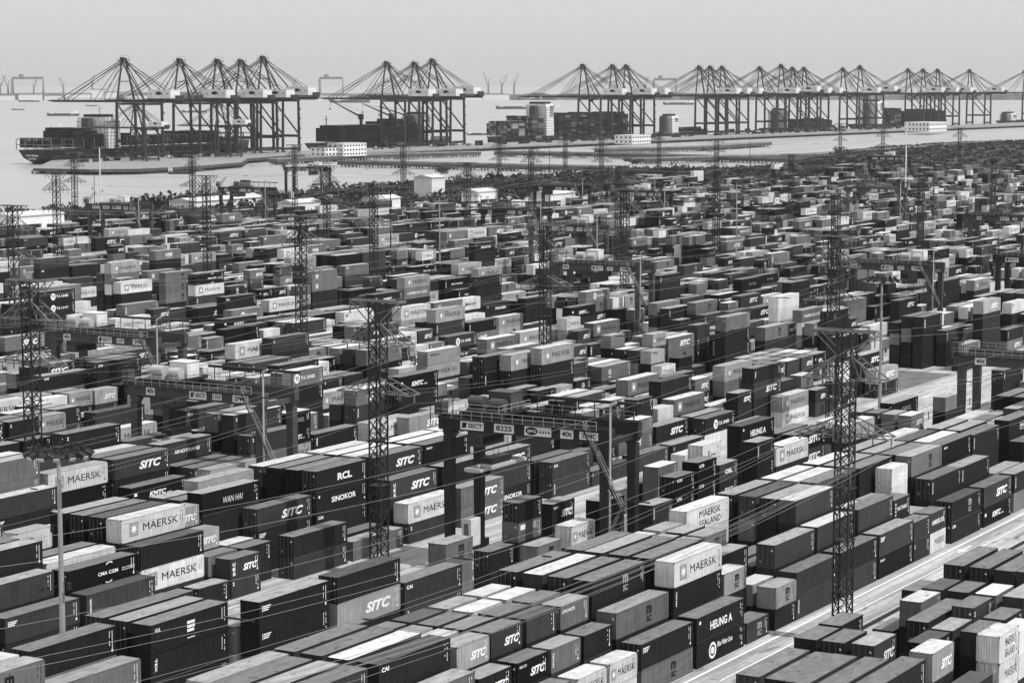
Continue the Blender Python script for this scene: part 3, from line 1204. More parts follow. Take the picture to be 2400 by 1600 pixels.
        P(poly_disc(0.46 * L, 0.48 * h, 0.42, 12), 2)
    elif logo == 'EVER':
        T('EVERGREEN', 0.4, 0.82, 0.38, 0.6, 1, 0, 0.05)
        ring(0.1 * L, 0.7 * h, 0.25, 0.1)
    elif logo in ('SINOL', 'SINOT'):
        T('SINOLINES' if logo == 'SINOL' else 'SINOTRANS', 0.28, 0.76, 0.38, 0.56, 1, 0, 0.03)
        for k in range(3):
            Q(0.05, 0.075, 0.62 - 0.2 * k, 0.74 - 0.2 * k)
    elif logo == 'OOCL':
        T('OOCL', 0.36, 0.72, 0.36, 0.6, 3, 0.15, 0.02)
    elif logo == 'OSL':
        T('OSL', 0.3, 0.7, 0.4, 0.66, 1, 0, 0.05)
    elif logo == 'BOXA':
        T('BOXA', 0.46, 0.6, 0.42, 0.6, 1, 0, 0.03)
        for a in ((0.44, 0.45, 0.3, 0.7), (0.44, 0.62, 0.68, 0.7), (0.61, 0.62, 0.36, 0.7), (0.44, 0.62, 0.3, 0.33)):
            Q(*a)
    elif logo == 'KGREEN':
        T('K', 0.3, 0.42, 0.3, 0.66, 2, 0.1)
        T('Green', 0.43, 0.72, 0.36, 0.52, 2)
    elif logo == 'UT':
        T('UT0', 0.1, 0.34, 0.7, 0.86, 1, 0, 0.04)
    elif logo == 'STICK':
        Q(0.1, 0.3, 0.58, 0.84)
        Q(0.6, 0.78, 0.5, 0.86, 3)
    elif logo == 'BACT':
        T('BACTRANS', 0.24, 0.8, 0.4, 0.6, 1)
        for k in range(4):
            Q(0.1, 0.16, 0.7 - 0.18 * k, 0.8 - 0.18 * k)
    elif logo == 'CRON':
        T('CRONOS', 0.06, 0.5, 0.66, 0.8, 1, 0.1)
    elif logo == 'EMB':
        ring(0.28 * L if big else 0.5 * L, 0.56 * h, 0.55, 0.14)
        P(poly_disc(0.28 * L if big else 0.5 * L, 0.56 * h, 0.2, 8))
        Q(*((0.24, 0.32, 0.2, 0.25) if big else (0.4, 0.6, 0.16, 0.22)))
    elif logo == 'SCRIPT':
        T('script', 0.1, 0.9, 0.7, 0.86, 1, 0.2)
    elif logo == 'SPOTS':
        Q(0.83, 0.86, 0.3, 0.42, 2)
        Q(0.9, 0.93, 0.3, 0.42, 2)
    if marks:
        r2 = random.Random(logo + str(L))
        m = 2 if logo in ('MAERSK', 'MAERSK0', 'MSC', 'SEALAND', 'YANG', 'INTER', 'MLINE', 'KGREEN') else 1
        for x in (L - 1.02, L - 0.62):
            z = h * 0.86
            while z > h * (0.42 if x < L - 0.8 else 0.3):
                q = r2.uniform(0.1, 0.24)
                if r2.random() < 0.82:
                    P([(x, z - q), (x + 0.09, z - q), (x + 0.09, z), (x, z)], m)
                z -= q + 0.05
        if r2.random() < 0.5:
            P([(L - 0.7, h * 0.14), (L - 0.48, h * 0.14), (L - 0.48, h * 0.24), (L - 0.7, h * 0.24)], m)
    return out

# ------------------------------------------------------------------ shipping containers
PM = [MATS['container_paint'], MATS['white_letters'], MATS['black_letters'], MATS['star_panel'], MATS['white_letters'], MATS['black_letters']]


def side_wall_mesh(L, h, logo):
    m = MB()
    x0, x1, z0, z1 = -L / 2 + 0.12, L / 2 - 0.12, 0.14, h - 0.09
    yo, yi = -W_ / 2 + 0.012, -W_ / 2 + 0.050
    n = int(round((x1 - x0) / 0.278))
    p = (x1 - x0) / n
    xs, ys = [x0], [yo]
    for k in range(n):
        b = x0 + k * p
        xs += [b + 0.26 * p, b + 0.5 * p, b + 0.76 * p, b + p]
        ys += [yo, yi, yi, yo]
    for a in range(len(xs) - 1):
        m.face([(xs[a], ys[a], z0), (xs[a + 1], ys[a + 1], z0), (xs[a + 1], ys[a + 1], z1), (xs[a], ys[a], z1)])
    for v, f, k in decals(logo, L, h):
        y = yo - (0.004 if k < 4 else 0.008)
        n0 = len(m.v)
        m.v += [(q[0] - L / 2, y, q[1]) for q in v]
        for q in f:
            m.f.append(tuple(n0 + i for i in q))
            m.m.append(k)
    return m.mesh('side_wall')


def frame_mesh(L, h):
    m = MB()
    X, Y = L / 2, W_ / 2
    for sx in (-1, 1):
        for sy in (-1, 1):
            x, y = sx * (X - 0.07), sy * (Y - 0.06)
            m.box(x - 0.065, x + 0.065, y - 0.055, y + 0.055, 0.12, h - 0.12)
            for z in (0, h - 0.118):
                m.box(x - 0.085, x + 0.07 + 0.02, y - 0.066, y + 0.066, z, z + 0.118, 1)
    for sy in (-1, 1):
        y = sy * (Y - 0.04)
        m.box(-X + 0.165, X - 0.165, y - 0.035, y + 0.035, 0.0, 0.15)
        m.box(-X + 0.165, X - 0.165, y - 0.035, y + 0.035, h - 0.095, h - 0.012)
    for sx in (-1, 1):
        x = sx * (X - 0.055)
        m.box(x - 0.05, x + 0.05, -Y + 0.13, Y - 0.13, 0.0, 0.15)
        m.box(x - 0.05, x + 0.05, -Y + 0.13, Y - 0.13, h - 0.115, h - 0.010)
    m.face([(-X + .1, -Y + .08, 0.1), (-X + .1, Y - .08, 0.1), (X - .1, Y - .08, 0.1), (X - .1, -Y + .08, 0.1)])
    return m.mesh('frame')


def roof_mesh(L, h):
    m = MB()
    x0, x1, y = -L / 2 + 0.02, L / 2 - 0.02, W_ / 2 - 0.005
    n = int((x1 - x0) / 0.42)
    p = (x1 - x0) / n
    zt, zb = h - 0.004, h - 0.022
    for k in range(n):
        a = x0 + k * p
        st = [(a, zt), (a + 0.55 * p, zt), (a + 0.66 * p, zb), (a + 0.89 * p, zb), (a + p, zt)]
        for (xa, za), (xb, zb_) in zip(st, st[1:]):
            m.face([(xa, -y, za), (xb, -y, zb_), (xb, y, zb_), (xa, y, za)])
    for s in (-1, 1):
        m.face([(x0, s * y, h - 0.03), (x1, s * y, h - 0.03), (x1, s * y, zt), (x0, s * y, zt)][::1 if s < 0 else -1])
    return m.mesh('roof')


def front_mesh(L, h):
    m = MB()
    y0, y1, z0, z1 = -W_ / 2 + 0.11, W_ / 2 - 0.11, 0.14, h - 0.1
    xo, xi = 0.03, 0.075
    n = 8
    p = (y1 - y0) / n
    ys, xs = [y0], [xo]
    for k in range(n):
        b = y0 + k * p
        ys += [b + 0.26 * p, b + 0.5 * p, b + 0.76 * p, b + p]
        xs += [xo, xi, xi, xo]
    for a in range(len(ys) - 1):
        m.face([(xs[a], ys[a + 1], z0), (xs[a], ys[a], z0), (xs[a], ys[a], z1), (xs[a], ys[a + 1], z1)][::1] if False else
               [(xs[a + 1], ys[a + 1], z0), (xs[a], ys[a], z0), (xs[a], ys[a], z1), (xs[a + 1], ys[a + 1], z1)])
    return m.mesh('front_wall')


def door_mesh(L, h):
    m = MB()
    for s in (-1, 1):
        ya, yb = sorted((s * 0.012, s * (W_ / 2 - 0.12)))
        m.box(0.045, 0.085, ya, yb, 0.16, h - 0.12)
        for k in range(4):
            zc = 0.42 + k * (h - 0.75) / 3.6
            m.box(0.032, 0.047, ya + 0.1, yb - 0.1, zc, zc + (h - 0.9) / 5.0)
    if True:
        m.box(0.030, 0.044, 0.55, 0.75, h * 0.22, h * 0.31, 1)
        m.box(0.030, 0.044, -0.95, -0.72, h * 0.72, h * 0.8, 2)
    return m.mesh('door')


def bars_mesh(L, h):
    m = MB()
    for y in (-0.92, -0.34, 0.34, 0.92):
        m.tube((0.012, y, 0.1), (0.012, y, h - 0.08), 0.02, k=5)
        m.box(0.0, 0.03, y - 0.02, y + 0.28, h * 0.36, h * 0.375)
    return m.mesh('locking_bars')


_cm = {}


def cmesh(kind_, fn, *a):
    k = (kind_,) + a
    if k not in _cm:
        _cm[k] = fn(*a)
    return _cm[k]


def grey(o, g):
    o.color = (g, g, g, 1)
    return o


def make_container(L, h, logo, tone, roof, flip):
    """one container: an Empty that carries frame, two side walls, roof, door (with locking bars) and front wall"""
    Lm = LEN[L]
    r = empty('shipping_container')
    grey(link('side_wall', cmesh('s', side_wall_mesh, Lm, h, logo), PM, r), tone)
    o = grey(link('side_wall', cmesh('s', side_wall_mesh, Lm, h, logo), PM, r), tone)
    o.rotation_euler = (0, 0, math.pi)
    grey(link('frame', cmesh('f', frame_mesh, Lm, h), [MATS['container_paint'], MATS['frame_steel']], r), tone * 0.85)
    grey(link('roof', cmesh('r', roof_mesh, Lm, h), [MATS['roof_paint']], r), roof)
    fr = grey(link('front_wall', cmesh('e', front_mesh, Lm, h), [MATS['container_paint']], r), tone)
    d = grey(link('door', cmesh('d', door_mesh, Lm, h), [MATS['container_paint'], MATS['star_panel'], MATS['white_letters']], r), tone)
    b = grey(link('locking_bars', cmesh('b', bars_mesh, Lm, h), [MATS['bar_steel']], d), 0.3)
    if flip:
        fr.location = (-Lm / 2, 0, 0)
        d.location = (Lm / 2, 0, 0)
        d.rotation_euler = (0, 0, math.pi)
    else:
        d.location = (-Lm / 2, 0, 0)
        fr.location = (Lm / 2, 0, 0)
        fr.rotation_euler = (0, 0, math.pi)
    return r


LAY = make_layout()
SEL = set(SELECTED)
PHRASE = {'': 'plain', 'MAERSK': 'star-panelled dark-lettered', 'MAERSK0': 'dark-lettered', 'STAR': 'star-panelled', 'SEALAND': 'two-line dark-lettered', 'MLINE': 'small-lettered',
          'SITC': 'bold slanted white-lettered', 'SITC2': 'small-and-slanted white-lettered', 'SITCU': 'slanted-and-stacked white-lettered', 'UES': 'stacked white-lettered', 'UUS': 'stacked white-lettered',
          'MSC': 'dark-monogrammed', 'MSCW': 'pale-monogrammed', 'KMTC': 'white four-lettered', 'HEUNG': 'bold upright white-lettered', 'HEUNG2': 'small white-lettered', 'BLUE': 'round-emblem white-lettered',
          'RCL': 'three big white letters', 'SINOKOR': 'wide white-lettered', 'CAI': 'corner-lettered', 'GAI': 'corner-lettered', 'SEACO': 'small corner-lettered', 'SEACO2': 'white-lettered', 'TWO': 'corner-numbered',
          'TEXB': 'corner-stencilled', 'GESE': 'corner-stencilled', 'TXT': 'dark corner-stencilled', 'FLOR': 'white block-stencilled', 'TRIV': 'vertically lettered', 'TEXV': 'vertically lettered', 'TEX': 'short vertically lettered',
          'WANHAI': 'thin slanted white-lettered', 'CMA': 'arc-emblem white-lettered', 'HSUD': 'long white-lettered', 'TS': 'white-disc lettered', 'YANG': 'long dark-lettered', 'ONE': 'big white three-lettered',
          'HAPAG': 'dark-lettered', 'INTER': 'round-mark dark-lettered', 'EVER': 'wide bold white-lettered', 'SINOL': 'spaced white-lettered', 'SINOT': 'spaced white-lettered', 'OOCL': 'faintly lettered',
          'OSL': 'spaced three-lettered', 'BOXA': 'boxed white-lettered', 'KGREEN': 'small dark-lettered', 'UT': 'corner-lettered', 'STICK': 'white-stickered', 'BACT': 'dotted white-lettered', 'CRON': 'upper white-lettered',
          'EMB': 'round-emblem', 'SCRIPT': 'top-lettered', 'SPOTS': 'two-square-marked'}
SHADE = dict(k='black', d='dark', g='dark grey', m='mid grey', l='light grey', w='white')
ROOFN = dict(d='dark roof', m='grey roof', l='pale roof', w='white roof', r='rust-stained roof')
BLOCKN = dict(Z='block right of the road', A='roadside block', B='block under crane 8225', C='block behind crane 8225', D='block of crane 1223', E='block behind crane 1223', F='block of crane 1207',
              G='block behind crane 1207', H='block near the crossing road', I='block past the crossing road')
ANCH = dict(Z=(247, 'roadside pylon'), A=(247, 'roadside pylon'), B=(244, 'central pylon'), C=(244, 'central pylon'), D=(245, 'nearest pylon'), E=(245, 'nearest pylon'), F=(394, 'nearest pylon'), G=(394, 'nearest pylon'), H=(394, 'nearest pylon'), I=(394, 'nearest pylon'))
ORD = 'first second third fourth fifth sixth seventh eighth ninth tenth eleventh twelfth thirteenth fourteenth fifteenth sixteenth seventeenth eighteenth nineteenth twentieth'.split()


def tier_words(tier, n):
    if n == 1:
        return 'standing alone on the ground'
    k = n - 1 - tier
    return {0: 'topmost', 1: 'second down', 2: 'third down', 3: 'fourth down', 4: 'fifth down'}[k]


stack_u = {}
for c in LAY:
    stack_u.setdefault((c[0], c[1]), set()).add(round(c[4], 2))


def place_words(b, row, u):
    a, nm = ANCH[b]
    us = sorted(stack_u[(b, row)])
    mid = round(u, 2)
    left = [x for x in us if x < a - 3]
    right = [x for x in us if x >= a - 3]
    if mid in left:
        return ORD[min(19, len(left) - 1 - left.index(mid))] + ' stack left of ' + nm
    return ORD[min(19, right.index(mid))] + ' stack right of ' + nm


cache = {}
for i in SELECTED:
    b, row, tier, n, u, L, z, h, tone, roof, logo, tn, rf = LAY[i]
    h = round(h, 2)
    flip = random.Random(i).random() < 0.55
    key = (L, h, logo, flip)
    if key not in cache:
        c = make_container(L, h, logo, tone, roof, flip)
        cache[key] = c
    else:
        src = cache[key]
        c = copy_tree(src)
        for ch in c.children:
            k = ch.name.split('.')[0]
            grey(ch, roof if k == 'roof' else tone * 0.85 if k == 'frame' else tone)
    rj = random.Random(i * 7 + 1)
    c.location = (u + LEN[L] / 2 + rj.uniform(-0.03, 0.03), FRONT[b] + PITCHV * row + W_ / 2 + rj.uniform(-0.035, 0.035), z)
    c.rotation_euler = (0, 0, rj.uniform(-0.002, 0.002))
    row_w = ('front' if row == 0 else ORD[row]) + ' row of ' + BLOCKN[b]
    lab = '%s %s container, %s, %s, %s' % (PHRASE[logo], SHADE[tn], tier_words(tier, n), row_w, place_words(b, row, u))
    if len(lab.split()) > 16:
        row_w = ('front' if row == 0 else ORD[row]) + ' row, ' + BLOCKN[b].replace('block ', '', 1).replace('of ', '', 1)
        lab = '%s %s container, %s, %s, %s' % (PHRASE[logo], SHADE[tn], tier_words(tier, n).replace('standing alone on the ground', 'alone'), row_w, place_words(b, row, u))
    if len(lab.split()) > 16:
        lab = lab.replace('standing alone on the ground', 'alone').replace(' of nearest pylon', ' of pylon').replace(' of central pylon', ' of pylon').replace('bold upright ', 'bold ').replace('bold slanted ', 'slanted ')
    for a_, b_ in ((', block', ','), (' row of block', ' row'), (' container,', ' box,'), ('block near the ', ''), ('nearest pylon', 'pylon'), (' stack ', ' '), ('crossing road', 'road'), (' on the ground', ''), ('stacked white', 'white')):
        if len(lab.split()) > 16:
            lab = lab.replace(a_, b_)
    while len(lab.split()) > 16:
        q_ = lab.split()
        lab = ' '.join(q_[1:])
    tag(c, lab, 'container', 'shipping containers stacked in the yard')


# ------------------------------------------------------------------ the smaller containers farther off: one mesh
class Bulk:
    def __init__(s):
        s.V, s.F, s.T, s.N = [], [], [], 0

    def add(s, v, f, tones):
        s.V.append(v)
        s.F += [[i + s.N for i in q] for q in f]
        s.T += tones
        s.N += len(v)

    def crate(s, u, v, z, L, h, tone, roof, top=True, rot=None, w=W_):
        g = 0.03
        x0, x1, y0, y1, z0, z1 = u + g, u + L - g, v + 0.02, v + w - 0.02, z + 0.03, z + h
        p = np.array([(x0, y0, z0), (x1, y0, z0), (x1, y1, z0), (x0, y1, z0), (x0, y0, z1), (x1, y0, z1), (x1, y1, z1), (x0, y1, z1)])
        f = [(0, 1, 5, 4), (1, 2, 6, 5), (2, 3, 7, 6), (3, 0, 4, 7), (4, 5, 6, 7)]
        s.add(p, f, [tone, tone, tone, tone, roof])

    def build(s, name, material):
        me = bpy.data.meshes.new(name)
        V = np.concatenate(s.V)
        me.from_pydata(V.tolist(), [], s.F)
        at = me.attributes.new('tone', 'FLOAT', 'FACE')
        at.data.foreach_set('value', np.array(s.T, 'f'))
        me.update()
        return link(name, me, material)


def bulk_material():
    m = bpy.data.materials.new('far_container_paint')
    m.use_nodes = True
    t = m.node_tree
    b = t.nodes['Principled BSDF']
    at = nd(t, 'ShaderNodeAttribute', attribute_name='tone')
    gm = nd(t, 'ShaderNodeNewGeometry')
    pos = gm.outputs['Position']
    a = noise_out(t, scaled(t, pos, (0.6, 0.6, 0.15)), 1.0, 6, 0.3, 0.7, 0.8, 1.15)
    c = noise_out(t, scaled(t, pos, (0.9, 0.9, 0.5)), 1.0, 8, 0.64, 0.72, 1.0, 0.6)
    t.links.new(mathn(t, 'MULTIPLY', mathn(t, 'MULTIPLY', at.outputs['Fac'], a), c, True), b.inputs['Base Color'])
    b.inputs['Roughness'].default_value = 0.55
    b.inputs['Specular IOR Level'].default_value = 0.1
    wv = nd(t, 'ShaderNodeTexWave')
    wv.inputs['Scale'].default_value = 1.13
    t.links.new(pos, wv.inputs['Vector'])
    bp = nd(t, 'ShaderNodeBump')
    bp.inputs['Strength'].default_value = 0.6
    bp.inputs['Distance'].default_value = 0.05
    t.links.new(wv.outputs['Fac'], bp.inputs['Height'])
    t.links.new(bp.outputs[0], b.inputs['Normal'])
    return m


bulk = Bulk()
SM = {1: 0.86, 2: 0.012, 3: 0.3, 4: 0.86, 5: 0.012}
dec_cache = {}
for i, (b, row, tier, n, u, L, z, h, tone, roof, logo, tn, rf) in enumerate(LAY):
    if i in SEL:
        continue
    v = FRONT[b] + PITCHV * row
    px, py, d = to_px(u, v, z)
    if d > 900 and tier < n - 2 and row > 0:
        continue
    ju = random.Random(i).uniform(-0.04, 0.04)
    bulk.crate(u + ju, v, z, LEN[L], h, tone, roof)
    if logo and d < 1300 and (tier >= n - 3):
        res = 2 if d < 450 else 1
        k = (logo, L, round(h, 1), res)
        if k not in dec_cache:
            dec_cache[k] = decals(logo, LEN[L], h, res, marks=d < 520)
        for w2, f, mt in dec_cache[k]:
            y = v + 0.02 - (0.012 if mt < 4 else 0.024)
            p3 = np.empty((len(w2), 3))
            p3[:, 0] = u + ju + w2[:, 0]
            p3[:, 1] = y
            p3[:, 2] = z + w2[:, 1]
            bulk.add(p3, f, [SM[mt]] * len(f))

# ------------------------------------------------------------------ rubber-tyred gantry cranes
def sign(parent, txt, x, yc, zc, w_, h_, face=-1, frame=True, oval=False):
    """a white plate with dark characters on the near face of a girder (faces -X)"""
    m = MB()
    m.box(x - 0.05, x, yc - w_ / 2, yc + w_ / 2, zc - h_ / 2, zc + h_ / 2)

    def put(s, a0, a1, b0, b1, mt, xx, bold=0.03):
        v, f = text_mesh(s, 3, bold)
        n0 = len(m.v)
        # reading direction runs towards -Y when seen from -X
        m.v += [(xx, yc + w_ / 2 - (a0 + q[0] * (a1 - a0)) * w_, zc - h_ / 2 + (b0 + q[1] * (b1 - b0)) * h_) for q in v]
        for q in f:
            m.f.append(tuple(n0 + i for i in q))
            m.m.append(mt)
    if oval:
        pts = poly_disc(0, 0, 1, 18)
        m.face([(x - 0.056, yc + w_ / 2 - (0.27 + 0.23 * p[0]) * w_, zc + p[1] * h_ * 0.42) for p in pts], 1)
        put('SIPG', 0.11, 0.43, 0.34, 0.66, 0, x - 0.062)
        for k in range(4):
            put('+', 0.54 + 0.11 * k, 0.63 + 0.11 * k, 0.2, 0.7, 1, x - 0.056)
    elif txt == 'SECT':
        m.face([(x - 0.056, yc + w_ / 2 - a * w_, zc - h_ / 2 + b * h_) for a, b in ((0.06, 0.2), (0.24, 0.2), (0.28, 0.8), (0.1, 0.8))], 1)
        put('SECT', 0.34, 0.94, 0.24, 0.74, 1, x - 0.056)
    else:
        put(txt, 0.1, 0.9, 0.2, 0.8, 1, x - 0.056)
    m.build('sign_plate', [MATS['sign_white'], MATS['black_letters']], parent)


def rtg(label, u, vc, gz, steel, plates, trolley_y=6.0, white_house=True, spreader_z=None, detail=True, dark_stairs=False):
    """one portal: two girders across the block, four legs on two sill beams, trolley with machinery, stairs, rails"""
    st = MATS[steel]
    o = tag(empty('gantry_crane', (u, vc, 0)), label, 'gantry crane', 'yard gantry cranes straddling the stacks')
    LEG, HX = 11.75, 3.75
    gh = 1.75
    for sx in (-1, 1):
        m = MB()
        x = sx * HX
        m.box(x - 0.565, x + 0.565, -LEG - 1.0, LEG + 1.4, gz, gz + gh)
        m.box(x - 0.62, x + 0.62, -LEG - 1.0, LEG + 1.4, gz + gh + 0.002, gz + gh + 0.10)
        m.box(x - 0.08, x + 0.08, -LEG - 0.9, LEG + 1.3, gz + gh + 0.102, gz + gh + 0.26)
        for k in range(9):
            y = -9.4 + 2.35 * k
            m.box(x - 0.585, x + 0.585, y - 0.04, y + 0.04, gz + 0.06, gz + gh - 0.06)
        gd = m.build('girder', st, o)
        if sx < 0:
            for tx, y, w_, h_, ov in plates:
                sign(gd, tx, x - 0.59, y, gz + gh * 0.46, w_, h_, oval=ov)
        for sy in (-1, 1):
            m = MB()
            y = sy * LEG
            wt = 1.9 if sy < 0 else 1.5
            m.bar((x, y, 1.9), (x, y, gz - 0.9), 1.12, 1.0, w2=1.12, h2=1.3)
            m.bar((x, y, gz - 0.902), (x, y - sy * 0.25, gz - 0.003), 1.125, 1.31, w2=1.13, h2=wt + 0.6)
            m.build('leg', st, o)
    for sy in (-1, 1):
        y = sy * LEG
        m = MB()
        m.box(-5.6, 5.6, y - 0.42, y + 0.42, 1.5, 2.5)
        m.build('sill_beam', st, o)
        m = MB()
        m.box(-HX + 0.48, HX - 0.48, y - 0.3, y + 0.3, gz - 0.4, gz + 0.35)
        m.build('portal_tie', st, o)
        for x in (-4.9, -3.4, 3.4, 4.9):
            m = MB()
            m.tube((x, y - 0.28, 0.78), (x, y + 0.28, 0.78), 0.78, k=14)
            m.tube((x, y - 0.3, 0.78), (x, y + 0.3, 0.78), 0.34, k=10, m=1)
            m.build('wheel', [MATS['rubber'], st], o)
    # power house on the near right sill, electric house on the left one
    m = MB()
    m.box(-2.4, 2.6, -LEG - 2.3, -LEG - 0.5, 2.52, 4.9)
    m.box(-2.5, 2.7, -LEG - 2.4, -LEG - 0.4, 4.902, 5.05)
    for k in range(4):
        m.box(-2.0 + k * 1.1, -1.3 + k * 1.1, -LEG - 2.33, -LEG - 2.3, 3.2, 4.3, 1)
    m.build('power_house', [MATS['white_paint'], MATS['dark_steel']], o)
    m = MB()
    m.box(-1.5, 0.9, LEG - 1.9, LEG - 0.45, 2.52, 6.2)
    m.box(-1.52, -1.5, LEG - 1.5, LEG - 0.8, 2.8, 5.6, 1)
    m.build('electric_house', [MATS['white_paint'], MATS['bar_steel']], o)
    # walkways with railings
    zt = gz + gh + 0.1
    for sx in (-1, 1):
        m = MB()
        x = sx * (HX + 0.58)
        x2 = sx * (HX + 1.45)
        a, b = min(x, x2), max(x, x2)
        m.box(a, b, -LEG + 0.6, LEG + 1.2, gz + gh - 0.12, gz + gh - 0.04)
        m.build('walkway', MATS['dark_steel'], o)
        m = MB()
        xr = x2
        for h_ in (0.55, 1.1):
            m.bar((xr, -LEG + 0.6, gz + gh + h_), (xr, LEG + 1.2, gz + gh + h_), 0.055)
        k = -LEG + 0.6
        while k < LEG + 1.2:
            m.bar((xr, k, gz + gh - 0.05), (xr, k, gz + gh + 1.1), 0.05)
            k += 1.55
        m.build('railing', MATS['rail_paint'], o)
    # cable tray above the far girder
    m = MB()
    m.box(HX + 0.2, HX + 0.75, -LEG - 1.2, 4.0, gz + gh + 2.1, gz + gh + 2.45)
    for k in range(6):
        m.bar((HX + 0.45, -LEG + 0.2 + 2.9 * k, gz + gh + 0.1), (HX + 0.45, -LEG + 0.2 + 2.9 * k, gz + gh + 2.1), 0.1)
    m.build('cable_tray', MATS['dark_steel'], o)
    # trolley with machinery, house and hanging cab
    ty = trolley_y
    house = MATS['white_paint'] if white_house else MATS['crane_grey']
    t = empty('trolley')
    t.parent = o
    m = MB()
    m.box(-HX - 0.4, HX + 0.4, ty - 3.0, ty + 3.0, zt + 0.28, zt + 0.7)
    m.build('trolley_deck', MATS['dark_steel'], t)
    m = MB()
    m.box(-0.3, 2.6, ty - 2.6, ty + 0.8, zt + 0.702, zt + 3.0)
    m.box(-0.4, 2.7, ty - 2.7, ty + 0.9, zt + 3.002, zt + 3.12)
    m.build('machinery_house', house, t)
    m = MB()
    m.tube((-2.2, ty + 0.2, zt + 1.9), (-2.2, ty + 2.4, zt + 1.9), 0.78, k=16)
    m.tube((-1.6, ty - 2.5, zt + 1.6), (-1.6, ty - 0.5, zt + 1.6), 0.8, k=16)
    m.box(-3.0, -1.4, ty + 0.1, ty + 2.5, zt + 0.702, zt + 1.15)
    m.box(-2.3, -0.9, ty - 2.6, ty - 0.4, zt + 0.702, zt + 1.0)
    m.build('hoist_drum', MATS['rail_paint'] if white_house else house, t)
    m = MB()
    for q in (-3.05, 3.05):
        for h_ in (0.5, 1.0):
            m.bar((-HX - 0.35, ty + q, zt + 0.7 + h_), (HX + 0.35, ty + q, zt + 0.7 + h_), 0.05)
        for k in range(6):
            x = -HX - 0.35 + k * 1.62
            m.bar((x, ty + q, zt + 0.7), (x, ty + q, zt + 1.7), 0.05)
    for h_ in (0.5, 1.0):
        m.bar((-HX - 0.37, ty - 3, zt + 0.7 + h_), (-HX - 0.37, ty + 3, zt + 0.7 + h_), 0.056)
    m.build('trolley_railing', MATS['rail_paint'], t)
    m = MB()
    m.box(-HX + 0.7, HX - 1.0, ty + 0.2, ty + 2.4, gz - 2.2, gz - 0.15)
    m.box(-HX + 0.67, -HX + 0.7, ty + 0.4, ty + 2.2, gz - 1.9, gz - 0.9, 1)
    m.box(-HX + 1.0, HX - 1.4, ty + 0.17, ty + 0.2, gz - 1.9, gz - 0.9, 1)
    m.build('operator_cab', [house if not white_house else MATS['crane_grey'], MATS['glass']], t)
    # spreader on its ropes
    sz = spreader_z if spreader_z else gz - 4.6
    m = MB()
    m.box(-6.0, 6.0, ty - 1.4, ty - 1.05, sz, sz + 0.4)
    m.box(-6.0, 6.0, ty + 0.75, ty + 1.1, sz, sz + 0.4)
    for x in (-6.0, 5.6):
        m.box(x, x + 0.4, ty - 1.048, ty + 0.748, sz - 0.1, sz + 0.45)
    m.box(-2.4, 2.4, ty - 1.04, ty + 0.74, sz + 0.05, sz + 0.55)
    m.build('spreader', MATS['rail_paint'], t)
    m = MB()
    for x in (-2.0, 2.0):
        for y in (ty - 0.9, ty + 0.6):
            m.tube((x, y, sz + 0.9), (x * 0.6, y, gz + gh), 0.035, k=4)
    m.box(-2.5, 2.5, ty - 1.1, ty + 0.8, sz + 0.552, sz + 1.35)
    m.build('head_block', MATS['crane_dark'], t)
    # anemometer mast and zigzag stairs on the right leg
    m = MB()
    m.tube((-HX - 0.95, -LEG - 1.15, 4.5), (-HX - 0.95, -LEG - 1.15, gz + gh + 3.4), 0.14, k=8)
    m.tube((-HX - 0.95, -LEG - 1.15, gz + gh + 3.35), (-HX - 0.95, -LEG - 2.0, gz + gh + 3.75), 0.14, k=8)
    m.bar((-HX - 0.4, -LEG - 0.5, gz - 6), (-HX - 0.95, -LEG - 1.15, gz - 6), 0.12)
    m.build('service_pipe', MATS['rail_paint'], o)
    ys = [LEG * -1 + 2.6, -LEG - 2.6]
    zz = [gz + gh - 0.1, gz - 4.2, gz - 8.6, gz - 13.4, 2.6]
    m, rl = MB(), MB()
    x0 = -HX - 0.95
    for k in range(4):
        ya, yb = (ys[0] if k == 0 else (-LEG - 3.0 if k % 2 == 0 else -LEG - 0.6)), (-LEG - 0.6 if k % 2 == 0 else -LEG - 3.0)
        if k == 0:
            yb = -LEG - 0.6
        za, zb = zz[k], max(2.6, zz[k + 1])
        for dx in (-0.35, 0.35):
            m.bar((x0 + dx, ya, za), (x0 + dx, yb, zb), 0.06, 0.2)
            for h_ in (0.55, 1.05):
                rl.bar((x0 + dx, ya, za + h_), (x0 + dx, yb, zb + h_), 0.045)
            for q in range(4):
                f_ = q / 3
                rl.bar((x0 + dx, ya + (yb - ya) * f_, za + (zb - za) * f_), (x0 + dx, ya + (yb - ya) * f_, za + (zb - za) * f_ + 1.05), 0.04)
        ns = 11
        for q in range(ns):
            f_ = (q + 0.5) / ns
            y, z = ya + (yb - ya) * f_, za + (zb - za) * f_
            m.box(x0 - 0.32, x0 + 0.32, y - 0.12, y + 0.12, z, z + 0.03)
        m.box(x0 - 0.5, x0 + 0.5, yb - 0.5, yb + 0.5, zb - 0.06, zb - 0.002)
    m.build('stairs', MATS['crane_dark' if dark_stairs else 'crane_grey'], o)
    rl.build('stair_railing', MATS['rail_paint'], o)
    # service boxes and cable racks at the left end
    m = MB()
    m.box(-HX - 1.4, -HX + 0.3, LEG + 0.4, LEG + 1.5, gz + gh + 0.3, gz + gh + 2.0)
    m.build('switch_cabinet', MATS['crane_grey'], o)
    m = MB()
    for k in range(5):
        m.tube((-HX - 1.2 + 0.5 * k, LEG + 1.2, gz + gh + 0.3), (-HX + 2.2 + 0.5 * k, LEG - 0.4, gz + gh + 4.4), 0.05, k=4)
        m.box(-HX - 1.35 + 0.5 * k, -HX - 1.05 + 0.5 * k, LEG + 0.9, LEG + 1.6, gz + gh + 2.3, gz + gh + 2.6)
